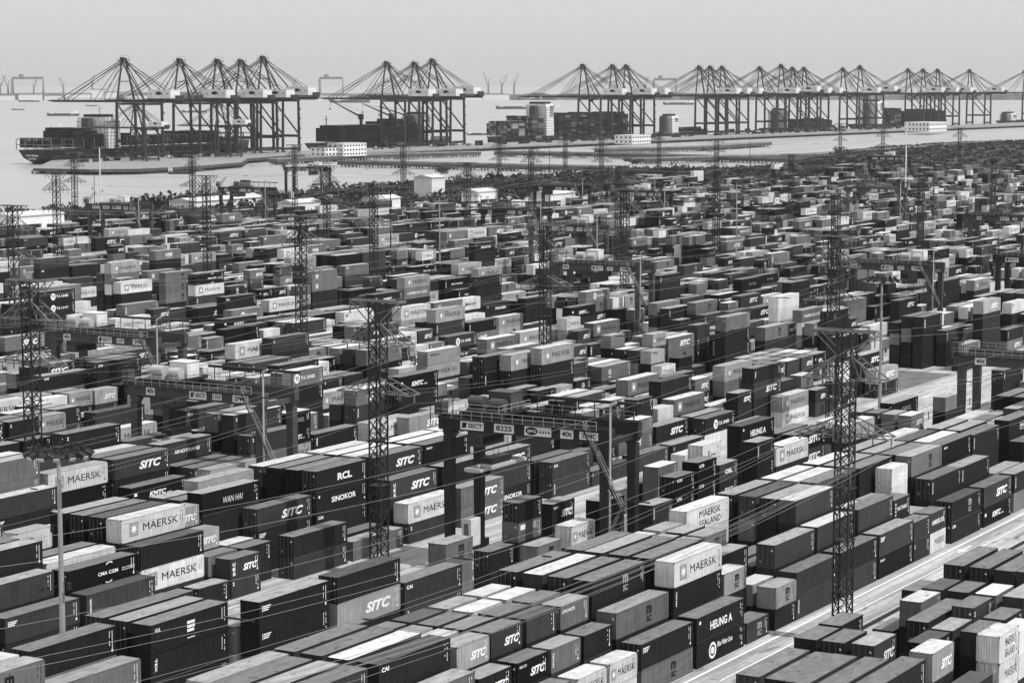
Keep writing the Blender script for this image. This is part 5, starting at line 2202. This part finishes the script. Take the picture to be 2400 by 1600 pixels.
def ship_house(parent, x0, x1, B, z0, levels, funnel=True, wing=True, wide=0.86):
    m = MB()
    lh = 3.0
    for k in range(levels):
        s = wide if k < levels - 1 else wide * 0.94
        m.box(x0, x1 - (0 if k < 2 else 0.6 * (k > 3)), -B / 2 * s, B / 2 * s, z0 + lh * k + 0.001 * k, z0 + lh * (k + 1))
    if wing:
        z = z0 + lh * (levels - 1)
        m.box(x0 + (x1 - x0) * 0.4, x1, -B / 2 - 1.5, B / 2 + 1.5, z + 0.05, z + 1.4)
    o = m.build('deckhouse', MATS['ship_white'], parent)
    wv_ = MB()
    for k in range(levels - 1):
        z = z0 + lh * k + 1.2
        for j in range(7):
            y = -B / 2 * wide * 0.86 + j * B * wide * 0.86 / 6
            wv_.box(x0 - 0.06, x0, y - 0.5, y + 0.5, z, z + 1.0)
        for j in range(max(2, int((x1 - x0) / 3))):
            x = x0 + 1.6 + j * 3
            for s in (-1, 1):
                y = s * B / 2 * wide
                wv_.box(x - 0.5, x + 0.5, min(y, y + s * 0.06), max(y, y + s * 0.06), z, z + 1.0)
    wv_.build('window_glazing', MATS['glass'], o)
    z = z0 + lh * levels
    m = MB()
    m.box(x0 + 1.0, x1 - 1.0, -B / 2 * 0.5, B / 2 * 0.5, z, z + 2.4)
    m.build('wheelhouse', MATS['hull_dark'], parent)
    m = MB()
    m.tube((x0 + (x1 - x0) * 0.6, 0, z + 2.4), (x0 + (x1 - x0) * 0.6, 0, z + 10), 0.5, 0.25, k=6)
    m.bar((x0 + (x1 - x0) * 0.6, -3.2, z + 7), (x0 + (x1 - x0) * 0.6, 3.2, z + 7), 0.35)
    m.bar((x0 + (x1 - x0) * 0.6, -2, z + 5), (x0 + (x1 - x0) * 0.6, 2, z + 5), 0.3)
    m.build('radar_mast', MATS['ship_white'], parent)
    if funnel:
        m = MB()
        m.box(x0 - 9, x0 - 2.5, -4, 4, z0, z0 + lh * levels * 0.86)
        m.box(x0 - 8.8, x0 - 2.7, -3.8, 3.8, z0 + lh * levels * 0.86, z0 + lh * levels * 0.86 + 3)
        m.build('funnel', MATS['ship_deck'], parent)


srg = random.Random(5)


def cargo(o, x0, x1, B, z0, lo, hi, tones='ddkkkgd', bay=13.2, skip=0.0):
    """stacked boxes on deck, added to the mesh of far containers in world space"""
    ca, sa = math.cos(o.rotation_euler[2]), math.sin(o.rotation_euler[2])
    rows = int((B - 1) / 2.5)
    x = x0
    while x + 12.2 <= x1:
        base = srg.randint(lo, hi)
        if srg.random() < skip:
            x += bay
            continue
        for r in range(rows):
            n = max(0, base + srg.choice((0, 0, 0, -1)))
            for k in range(n):
                tn = srg.choice(tones)
                y = -B / 2 + 0.6 + 2.5 * r
                z = o.location[2] + z0 + 2.75 * k
                p = []
                for dz in (0.04, 2.72):
                    for dx, dy in ((0.1, 0.04), (12.1, 0.04), (12.1, 2.42), (0.1, 2.42)):
                        X, Y = x + dx, y + dy
                        p.append((o.location[0] + X * ca - Y * sa, o.location[1] + X * sa + Y * ca, z + dz))
                t_ = TONE[tn] * srg.uniform(0.7, 1.2)
                bulk.add(np.array(p), [(0, 1, 5, 4), (1, 2, 6, 5), (2, 3, 7, 6), (3, 0, 4, 7), (4, 5, 6, 7)], [t_] * 4 + [max(t_, 0.16)])
        x += bay


def ship(px_stern, L, B, fb, label, hull='hull_dark', gap=5.0):
    u_ = solve_u(px_stern, 30 + gap + B / 2, 0)
    o = tag(empty('container_ship', (u_, quay_v(u_) + 33 + gap + B / 2, -4), qrot(u_)), label, 'ship', 'ships moored at the wharf')
    ship_hull(L, B, fb, hull, o)
    return o


def lashing(o, x0, x1, B, z0, h, n):
    m = MB()
    for k in range(n):
        x = x0 + (x1 - x0) * k / max(1, n - 1)
        for y in (-B / 2 + 0.4, -B / 4, 0, B / 4, B / 2 - 0.4):
            m.bar((x, y, z0), (x, y, z0 + h), 0.5)
        for z in (z0 + h * 0.5, z0 + h):
            m.bar((x, -B / 2 + 0.4, z), (x, B / 2 - 0.4, z), 0.4, 0.7)
    m.build('lashing_bridge', MATS['bar_steel'], o)


s = ship(82, 300, 40, 12, 'big dark-hulled container ship at left, white lettering on its stern')
ship_house(s, 76, 94, 40, 12, 9)
lashing(s, 2, 70, 40, 12, 9, 6)
lashing(s, 100, 280, 40, 12, 10, 14)
cargo(s, 3, 30, 38, 14, 2, 3, 'dkkgm', skip=0.3)
cargo(s, 32, 72, 38, 14, 5, 6, 'kkdkd')
cargo(s, 98, 280, 37, 14, 1, 4, 'kkdkdg')
v, f = text_mesh('KOTA TENAGA', 2, 0.03)
m = MB()
m.v += [(-0.05 - 0.0, 7 - 14 * q[0], 6.6 + 1.5 * q[1]) for q in v]
m.f += [tuple(q) for q in f]
m.m += [0] * len(f)
v, f = text_mesh('SINGAPORE', 2, 0.03)
n0 = len(m.v)
m.v += [(-0.05, 4.4 - 8.8 * q[0], 4.2 + 1.1 * q[1]) for q in v]
m.f += [tuple(n0 + i for i in q) for q in f]
m.m += [0] * len(f)
m.build('stern_lettering', MATS['white_letters'], s)

s = ship(742, 235, 32, 9, 'dark ship with three slender deck cranes and tall dark container blocks')
cargo(s, 22, 88, 31, 10, 6, 6, 'kkkdk')
cargo(s, 92, 160, 31, 10, 6, 8, 'kkdkdg')
ship_house(s, 168, 182, 32, 9, 9)
for x, ln, al in ((60, 46, 22), (112, 44, 18), (140, 44, 14)):
    m = MB()
    m.tube((x, -13.5, 9), (x, -13.5, 36), 1.6, k=8)
    m.box(x - 2.2, x + 2.2, -15.2, -11.5, 32, 37.5)
    m.bar((x - 1.5, -13.5, 35), (x - ln, -9.5, 35 + ln * math.tan(R_(al)) * 0.9), 1.7, 1.4, w2=0.7, h2=0.6)
    m.tube((x, -13.5, 41), (x - ln * 0.96, -9.7, 35 + ln * 0.86 * math.tan(R_(al))), 0.12, k=4)
    m.tube((x - ln, -9.5, 35 + ln * math.tan(R_(al)) * 0.9), (x - ln, -9.5, 27 + ln * math.tan(R_(al)) * 0.9), 0.12, k=4)
    m.box(x - ln - 0.6, x - ln + 0.6, -10.1, -8.9, 25.6 + ln * math.tan(R_(al)) * 0.9, 27 + ln * math.tan(R_(al)) * 0.9)
    m.build('deck_crane', MATS['hull_dark'], s)
m = MB()
m.tube((20, 0, 9), (20, 0, 36), 0.7, 0.4, k=6)
m.bar((20, -3, 32), (20, 3, 32), 0.4)
m.build('stern_mast', MATS['hull_dark'], s)

s = ship(1172, 290, 40, 9, 'container ship with a white deckhouse and stacked boxes of mixed tones')
cargo(s, 2, 40, 38, 10, 6, 6, 'gmgdmgl')
cargo(s, 42, 74, 38, 10, 7, 8, 'gmdgmgl')
ship_house(s, 80, 96, 40, 9, 12, wide=0.7)
cargo(s, 100, 270, 38, 10, 6, 9, 'kdgdgdm')
s = ship(1552, 120, 22, 7, 'small moored ship with white deckhouse between the crane groups')
ship_house(s, 14, 30, 22, 7, 7)
cargo(s, 34, 100, 20, 8, 1, 2, 'kdg')
s = ship(1800, 200, 30, 8, 'hazy ship behind the legs of the fifth crane group')
ship_house(s, 30, 44, 30, 8, 8)
cargo(s, 48, 180, 28, 9, 2, 4, 'kddg')
s = ship(2012, 330, 42, 9, 'hazy white-bridged container ship under the right-hand cranes')
ship_house(s, 40, 60, 42, 9, 11, wide=0.75)
cargo(s, 78, 120, 40, 10, 7, 8, 'dgdm')
cargo(s, 130, 300, 40, 10, 4, 7, 'kdgd')
s = ship(2350, 160, 24, 7, 'hazy small ship with low pale deckhouse at the right edge')
ship_house(s, 20, 44, 24, 7, 4)

# boxes and machines crowding the wharf deck
wrg = random.Random(17)
for k in range(330):
    u_ = wrg.uniform(1420, 3300)
    dv = wrg.choice((-24, -20, -14, -9, 5, 12, 18, 24))
    if wrg.random() < 0.35:
        continue
    for q in range(wrg.choice((1, 1, 1, 2))):
        tn = wrg.choice('kkddgm')
        L_ = wrg.choice((12.19, 6.06))
        bulk.crate(u_, quay_v(u_) + dv, 0.06 + 2.6 * q + (1.3 if dv > 0 else 0), L_, 2.55, TONE[tn], ROOF['m'])

# ------------------------------------------------------------------ wharf buildings
def block_building(px, py, w_, d_, h_, label, floors, cols, dark_roof=False):
    u_, v_ = at_z(px, py, 0.05)
    o = tag(empty('wharf_building', (u_, v_, 0.05), QROT), label, 'building', 'buildings near the wharf')
    m = MB()
    m.box(0, w_, 0, d_, 0, h_)
    m.box(-0.2, w_ + 0.2, -0.2, d_ + 0.2, h_, h_ + 0.5, 1)
    b = m.build('wall', [MATS['wall_white'], MATS['concrete_dark' if dark_roof else 'roof_sheet']], o)
    fh = h_ / floors
    for fl in range(floors):
        for c in range(cols):
            m = MB()
            x = (c + 0.5) * w_ / cols
            m.box(x - w_ / cols * 0.26, x + w_ / cols * 0.26, -0.08, 0, fl * fh + fh * 0.35, fl * fh + fh * 0.75)
            m.build('window', MATS['glass'], o)
        for c in range(max(2, int(d_ / 5))):
            m = MB()
            nn = max(2, int(d_ / 5))
            y = (c + 0.5) * d_ / nn
            m.box(-0.08, 0, y - 1.0, y + 1.0, fl * fh + fh * 0.35, fl * fh + fh * 0.75)
            m.build('window', MATS['glass'], o)
    return o


block_building(805, 367, 34, 18, 11, 'white three-storey office on the wharf in front of the dark ship', 3, 8)
block_building(762, 368, 20, 16, 8, 'low dark-roofed building at the left of the white wharf office', 2, 4, True)
block_building(1482, 338, 40, 22, 9, 'low white building on the wharf below the third crane group', 2, 8)
block_building(2178, 309, 60, 36, 12, 'wide white building under the far right cranes', 2, 9)


def shed(px, py, w_, d_, h_, label):
    u_, v_ = at_z(px, py, 0)
    o = tag(empty('low_shed', (u_, v_, 0)), label, 'shed', 'sheds along the shore')
    m = MB()
    m.box(0, w_, 0, d_, 0, h_)
    m.build('wall', MATS['wall_white'], o)
    m = MB()
    m.face([(-0.6, -0.6, h_), (w_ + 0.6, -0.6, h_), (w_ + 0.6, d_ / 2, h_ + 1.6), (-0.6, d_ / 2, h_ + 1.6)])
    m.face([(-0.6, d_ + 0.6, h_), (-0.6, d_ / 2, h_ + 1.6), (w_ + 0.6, d_ / 2, h_ + 1.6), (w_ + 0.6, d_ + 0.6, h_)])
    m.face([(-0.6, -0.6, h_), (-0.6, d_ / 2, h_ + 1.6), (-0.6, d_ + 0.6, h_)])
    m.face([(w_ + 0.6, -0.6, h_), (w_ + 0.6, d_ + 0.6, h_), (w_ + 0.6, d_ / 2, h_ + 1.6)])
    m.build('roof', MATS['roof_sheet'], o)
    return o


shed(455, 496, 60, 16, 5, 'long low white shed in front of the dark shrubs at left')
shed(28, 540, 34, 14, 6, 'low pale shed at the left frame edge')
shed(690, 505, 22, 10, 6, 'small pale shed behind the stacks left of centre')
shed(1012, 462, 14, 12, 11, 'tall white shed near the slim floodlight mast')
shed(1290, 492, 26, 12, 8, 'white shed behind the dark gantry crane in the centre')
shed(888, 500, 20, 10, 7, 'white shed left of the slim floodlight mast')
shed(1120, 486, 20, 10, 8, 'white shed right of the slim floodlight mast')

# ------------------------------------------------------------------ vessels on the river
def vessel(px, py, wpx, label, house=0.82, levels=3, hull='hull_grey', white=True, flip=False, cargo_=False, cat='boat'):
    u_, v_ = at_z(px, py, -4)
    d = to_px(u_, v_, -4)[2]
    L = wpx / FPX * d
    B = L * 0.2
    o = tag(empty('river_vessel', (u_, v_, -4), YAW - R_(90) + (0.12 if not flip else math.pi + 0.1)), label, cat, 'vessels on the river')
    h = L * 0.055 + 0.8
    m = MB()
    st = [(-0.5, 0.7, 1.1), (-0.46, 0.95, 1.1), (-0.2, 1, 0.75), (0.25, 1, 0.75), (0.38, 0.8, 1.0), (0.46, 0.4, 1.3), (0.5, 0.03, 1.5)]
    ring = [[(s * L, -w_ * B / 2, h * z), (s * L * 0.96, -w_ * B * 0.4, -0.5), (s * L * 0.96, w_ * B * 0.4, -0.5), (s * L, w_ * B / 2, h * z)] for s, w_, z in st]
    for r0, r1 in zip(ring, ring[1:]):
        for i in range(3):
            m.face([r0[i], r0[i + 1], r1[i + 1], r1[i]][::-1])
        m.face([r0[0], r1[0], r1[3], r0[3]], 1)
    m.face(ring[0])
    m.build('hull', [MATS[hull], MATS['ship_deck']], o)
    lh = max(1.8, L * 0.028)
    x = -0.5 * L + (1 - house) * L
    m = MB()
    for k in range(levels):
        m.box(x - L * (0.085 - 0.012 * k), x + L * (0.075 - 0.014 * k), -B * (0.42 - 0.05 * k), B * (0.42 - 0.05 * k), h * 0.9 + lh * k, h * 0.9 + lh * (k + 1) - 0.1)
    hs = m.build('deckhouse', MATS['ship_white' if white else 'hull_grey'], o)
    m = MB()
    for k in range(levels):
        m.box(x - L * 0.06, x + L * 0.05, -B * (0.42 - 0.05 * k) - 0.06, -B * (0.42 - 0.05 * k), h * 0.9 + lh * k + lh * 0.4, h * 0.9 + lh * k + lh * 0.75)
    m.build('window_glazing', MATS['glass'], hs)
    m = MB()
    m.tube((x, 0, h * 0.9 + lh * levels - 0.1), (x, 0, h * 0.9 + lh * (levels + 1.6)), L * 0.004 + 0.05, k=5)
    m.tube((0.42 * L, 0, h), (0.42 * L, 0, h + lh * 2), L * 0.003 + 0.05, k=5)
    m.build('mast', MATS['bar_steel'], o)
    m = MB()
    m.box(-0.22 * L, 0.3 * L, -B * 0.36, B * 0.36, h * 0.74, h * 1.15)
    m.build('hatch_cover', MATS['ship_deck'], o)
    return o


vessel(68, 239, 50, 'faint barge farthest left below the shipyard gantry', 0.84, 2, flip=True)
vessel(42, 258, 30, 'small grey boat at the far left of the river', 0.5, 2, flip=True)
vessel(148, 272, 76, 'coaster with white deckhouse aft, left of the big container ship', 0.88, 4, flip=True)
vessel(146, 304, 58, 'white-topped tug close to the boxes of the big container ship', 0.4, 5, flip=True)
vessel(215, 249, 28, 'small dark barge under the boom of the leftmost quay crane', 0.9, 2)
vessel(820, 241, 96, 'long low barge between the first and second crane groups', 0.95, 1, white=False)
vessel(1205, 256, 88, 'dark coaster above the ship of mixed boxes', 0.92, 3, flip=True)
vessel(1275, 235, 66, 'faint barge below the boom of the third crane group', 0.92, 2)
vessel(1590, 246, 74, 'high-sided grey ship at the start of the fourth crane group', 0.9, 3, flip=True)
vessel(1118, 317, 50, 'low barge right beside the legs of the second crane group', 0.14, 1, flip=True)
vessel(455, 264, 60, 'faint barge seen between the legs of the first crane group', 0.9, 2)
vessel(250, 409, 28, 'small working boat below the left end of the wharf', 0.6, 3, hull='hull_dark')
vessel(425, 408, 62, 'barge moored below the wharf with a small deckhouse', 0.9, 2, hull='hull_dark')

# ------------------------------------------------------------------ far shore
fs = MB()
frg = random.Random(3)
DIST = 9600.0
rt = Vector((sy_, -cy_, 0))
fw = Vector((cy_, sy_, 0))
prev = None
for k in range(140):
    x = -2900 + k * 44
    hgt = 14 + 10 * frg.random() + (14 if 1150 < x + 2900 < 2200 else 0) * frg.random()
    c = rt * x + fw * (DIST + 120 * frg.random())
    cur = (c, hgt)
    if prev:
        a, b = prev[0], c
        fs.face([a + Vector((0, 0, -5)), b + Vector((0, 0, -5)), b + Vector((0, 0, hgt)), a + Vector((0, 0, prev[1]))])
        fs.face([a + Vector((0, 0, prev[1])), b + Vector((0, 0, hgt)), b + fw * 900 + Vector((0, 0, hgt)), a + fw * 900 + Vector((0, 0, prev[1]))])
    prev = cur
kind(fs.build('far_shore_terrain', MATS['hazed_land']), 'structure')


def far_at(px, d=DIST - 60):
    return rt * ((px - 1200) / FPX * d) + fw * d


def far_gantry(px0, px1, top, label):
    a, b = far_at(px0), far_at(px1)
    o = tag(empty('shipyard_gantry', a), label, 'gantry crane', 'shipyard cranes on the far shore')
    h = CAMH + (197 - top) / FPX * DIST
    w_ = (b - a)
    m = MB()
    m.bar((0, 0, h), w_ + Vector((0, 0, h)), 14, 10)
    m.box(w_.x * 0.3 - 8, w_.x * 0.3 + 8, w_.y * 0.3 - 6, w_.y * 0.3 + 6, h + 5, h + 15)
    m.build('girder', MATS['hazed_steel'], o)
    for p, t_ in ((Vector((0, 0, 0)), 9), (w_, 4)):
        m = MB()
        m.bar(p + fw * -18 + Vector((0, 0, 0)), p + Vector((0, 0, h - 5)), t_)
        m.bar(p + fw * 18 + Vector((0, 0, 0)), p + Vector((0, 0, h - 5.1)), t_ * 0.96)
        m.build('leg', MATS['hazed_steel'], o)


def far_jib(px, top, lean, label):
    o = tag(empty('jib_crane', far_at(px)), label, 'jib crane', 'shipyard cranes on the far shore')
    h = CAMH + (197 - top) / FPX * DIST
    m = MB()
    m.bar((0, 0, 0), (0, 0, h * 0.62), 7, w2=4, h2=4)
    for s in (-1, 1):
        m.bar(rt * (9 * s), Vector((0, 0, h * 0.3)), 3)
    m.build('tower', MATS['hazed_steel'], o)
    m = MB()
    m.bar((0, 0, h * 0.5), rt * (lean * 1.8) + Vector((0, 0, h)), 4, w2=2, h2=2)
    m.bar((0, 0, h * 0.62), rt * (-lean * 0.4) + Vector((0, 0, h * 0.75)), 3)
    m.bar(rt * (-lean * 0.4) + Vector((0, 0, h * 0.75)), rt * (lean * 1.7) + Vector((0, 0, h)), 1.2)
    m.build('jib', MATS['hazed_steel'], o)


far_gantry(36, 108, 184, 'hazy shipyard gantry on the far shore at left')
far_gantry(752, 806, 184, 'hazy shipyard gantry between the first and second crane groups')
far_gantry(1530, 1582, 187, 'hazy shipyard gantry between third and fourth crane groups')
for px, top, lean, lab in ((8, 176, 14, 'leftmost hazy jib crane on the far shore'), (26, 178, -12, 'hazy jib crane just left of the shipyard gantry'), (86, 186, 8, 'hazy jib crane inside the shipyard gantry'),
                           (155, 182, -10, 'hazy jib crane alone right of the shipyard gantry'), (222, 176, 6, 'hazy jib crane behind the leftmost quay boom'), (690, 184, 8, 'hazy jib crane right of the first crane group'),
                           (1145, 172, -12, 'hazy jib crane right of the second crane group'), (1176, 176, 13, 'hazy jib crane with steep boom in the gap of cranes'), (1205, 174, 10, 'rightmost hazy jib crane in the gap of cranes'),
                           (1510, 180, 8, 'hazy jib crane beside the third crane group')):
    far_jib(px, top, lean, lab)
fb_ = random.Random(9)
for k, (px, w_, h_) in enumerate(((20, 60, 16), (75, 90, 20), (130, 70, 15), (190, 110, 22), (235, 60, 40), (262, 50, 30), (330, 120, 16), (1110, 80, 14), (1160, 120, 20), (780, 130, 16))):
    c = far_at(px, DIST - 130)
    o = tag(empty('shipyard_hall', c, YAW - R_(90)), 'hazy pale hall on the far shore, ' + ORD[k] + ' from the left' if k < 7 else 'hazy pale hall on the far shore near ' + ('the gap jib cranes, left', 'the gap jib cranes, right', 'the middle shipyard gantry')[k - 7], 'hall', 'halls on the far shore')
    m = MB()
    m.box(-w_ / 2, w_ / 2, 0, 40, -5, h_)
    m.build('wall', MATS['wall_white'], o)
    m = MB()
    m.box(-w_ / 2 - 1, w_ / 2 + 1, -1, 41, h_, h_ + 3)
    m.build('roof', MATS['hazed_steel'], o)

# ------------------------------------------------------------------ shore scrub and trees
vrg = random.Random(21)


def shore_v(u):
    for (a0, b0), (a1, b1) in zip(SHORE, SHORE[1:]):
        if a0 <= u <= a1:
            return b0 + (b1 - b0) * (u - a0) / (a1 - a0)
    return SHORE[-1][1]


def leaves(m, c, rx, rz, n, s):
    for _ in range(n):
        while True:
            d = Vector((vrg.uniform(-1, 1), vrg.uniform(-1, 1), vrg.uniform(-1, 1)))
            if d.length < 1:
                break
        p = c + Vector((d.x * rx, d.y * rx, d.z * rz))
        a = Vector((vrg.uniform(-1, 1), vrg.uniform(-1, 1), vrg.uniform(-1, 1))).normalized()
        b = a.orthogonal().normalized()
        q = s * vrg.uniform(0.6, 1.3)
        b2 = a.cross(b) * q
        b = b * q
        m.face([p - b - b2 * 0.6, p + b - b2 * 0.6, p + b * 0.7 + b2 * 0.6, p - b * 0.7 + b2 * 0.6])


sc = MB()
us = [p[0] for p in SHORE]
for k in range(5200):
    u_ = vrg.uniform(800, 2600)
    sv = shore_v(u_)
    wdt = 150 if u_ < 1540 else 420
    v_ = sv - 3 - wdt * vrg.random() ** 1.4
    px, py, d = to_px(u_, v_, 2)
    if not -80 < px < 2480:
        continue
    r = vrg.uniform(2.5, 6.0)
    hh = vrg.uniform(1.6, 4.2) * (0.6 + 0.8 * abs(math.sin(u_ * 0.021)))
    if u_ > 1540:
        hh = vrg.uniform(0.3, 1.2)
    leaves(sc, Vector((u_, v_, hh * 0.55)), r, hh * 0.7, 9, 1.15)
for k in range(420):
    u_, v_ = vrg.uniform(1205, 1285), vrg.uniform(330, 660)
    leaves(sc, Vector((u_, v_, 3.0)), vrg.uniform(2.5, 5), vrg.uniform(2.5, 4.5), 12, 0.95)
scrub = kind(sc.build('shore_scrub', MATS['leaf']), 'stuff')
scrub['label'] = 'dark belt of low scrub along the shore'
scrub['category'] = 'scrub'


def tree(px, py, h, r, label):
    u_, v_ = at_z(px, py, 0)
    o = tag(empty('tree', (u_, v_, 0)), label, 'tree', 'trees beyond the stacks')
    m = MB()
    m.tube((0, 0, 0), (0, 0, h * 0.55), h * 0.035, h * 0.02, k=6)
    for k in range(5):
        t_ = k * 1.26
        m.tube((0, 0, h * (0.3 + 0.05 * k)), (r * 0.6 * math.cos(t_), r * 0.6 * math.sin(t_), h * (0.55 + 0.07 * k)), h * 0.015, h * 0.006, k=5)
    m.build('trunk', MATS['dark_steel'], o)
    m = MB()
    for k in range(9):
        t_ = vrg.uniform(0, 6.3)
        q = vrg.uniform(0.1, 0.75) * r
        leaves(m, Vector((q * math.cos(t_), q * math.sin(t_), h * vrg.uniform(0.45, 0.9))), r * 0.42, h * 0.16, 34, 0.55)
    m.build('crown', MATS['leaf'], o)


for px, py, h, r, lab in ((1035, 418, 9, 6, 'round tree standing up from the scrub before the lower trestle'), (1974, 372, 12, 8, 'round tree at the end of the hazy trestle'),
                          (1482, 396, 9, 7, 'tree beside the pylon under the third crane group'), (1790, 472, 10, 7, 'left tree of the clump among the right stacks'),
                          (1822, 474, 9, 6, 'tree right beside the pylon in the right clump'), (2075, 478, 11, 8, 'tree below the gantry crane among the right stacks'),
                          (2110, 476, 9, 7, 'tree behind the pale gantry pipe on the right'), (2290, 476, 12, 9, 'biggest tree of the clump near the right edge'), (2340, 478, 11, 8, 'tree at the right frame edge behind the stacks')):
    tree(px, py, h, r, lab)

# ------------------------------------------------------------------ a terminal truck and trailers on the yard roads
def truck(u, v, label, load=None):
    o = tag(empty('terminal_truck', (u, v, 0)), label, 'truck', 'trucks on the yard roads')
    m = MB()
    m.box(-1.2, 0.9, -1.2, 1.2, 1.0, 1.6)
    m.box(-1.2, 0.5, -1.15, 1.15, 1.602, 3.1)
    m.build('cab', MATS['white_paint'], o)
    m = MB()
    m.box(-1.23, -1.2, -1.0, 1.0, 2.1, 2.9)
    m.box(-0.8, 0.2, -1.18, -1.15, 2.1, 2.9)
    m.build('windscreen', MATS['glass'], o)
    m = MB()
    m.box(0.92, 13.5, -1.1, 1.1, 1.15, 1.45)
    m.build('trailer', MATS['dark_steel'], o)
    for x in (-0.4, 2.2, 3.4, 11.0, 12.2):
        for s in (-1, 1):
            m = MB()
            m.tube((x, s * 0.75, 0.52), (x, s * 1.15, 0.52), 0.52, k=12)
            m.build('wheel', MATS['rubber'], o)


u_, v_ = at_z(640, 772, 0)
truck(u_, v_, 'white truck standing in a gap between stacks, left of centre')


for k, px in enumerate((255, 325, 395, 470, 880, 1010)):
    u_ = solve_u(px, -18, 0)
    truck(u_, quay_v(u_) - 18, 'small truck on the wharf, %s from its left end' % ORD[k])
# concrete blocks lying in rows on the open square
bg_ = random.Random(2)
for k, (px, py) in enumerate(((385, 727), (420, 735), (455, 741), (930, 765), (960, 761), (990, 757), (1010, 752), (905, 753), (945, 748))):
    u_, v_ = at_z(px, py, 0)
    o = tag(empty('wheel_stop', (u_, v_, 0)), 'short run of dark wheel stops on the open square, %s from the left' % ORD[k if k < 3 else k], 'wheel stop', 'wheel stops on the open square')
    m = MB()
    for q in range(5):
        m.box(q * 2.2, q * 2.2 + 1.5, -0.35, 0.35, 0, 0.55)
    m.build('block', MATS['kerb_dark'], o)

# ------------------------------------------------------------------ one mesh for all the smaller containers, then the air
bk = kind(bulk.build('distant_containers', bulk_material()), 'stuff')
bk['label'] = 'tightly packed smaller containers of many tones filling the rest of the yard'
bk['category'] = 'containers'
hz = MB()
hz.box(-3000, 13500, -6000, 13500, -8, 135)
hm = bpy.data.materials.new('haze_air')
hm.use_nodes = True
t = hm.node_tree
t.nodes.remove(t.nodes['Principled BSDF'])
pv = nd(t, 'ShaderNodeVolumePrincipled')
pv.inputs['Color'].default_value = (0.9, 0.9, 0.9, 1)
pv.inputs['Density'].default_value = 0.000028
pv.inputs['Anisotropy'].default_value = 0.0
t.links.new(pv.outputs[0], t.nodes['Material Output'].inputs['Volume'])
kind(hz.build('haze', hm), 'stuff')
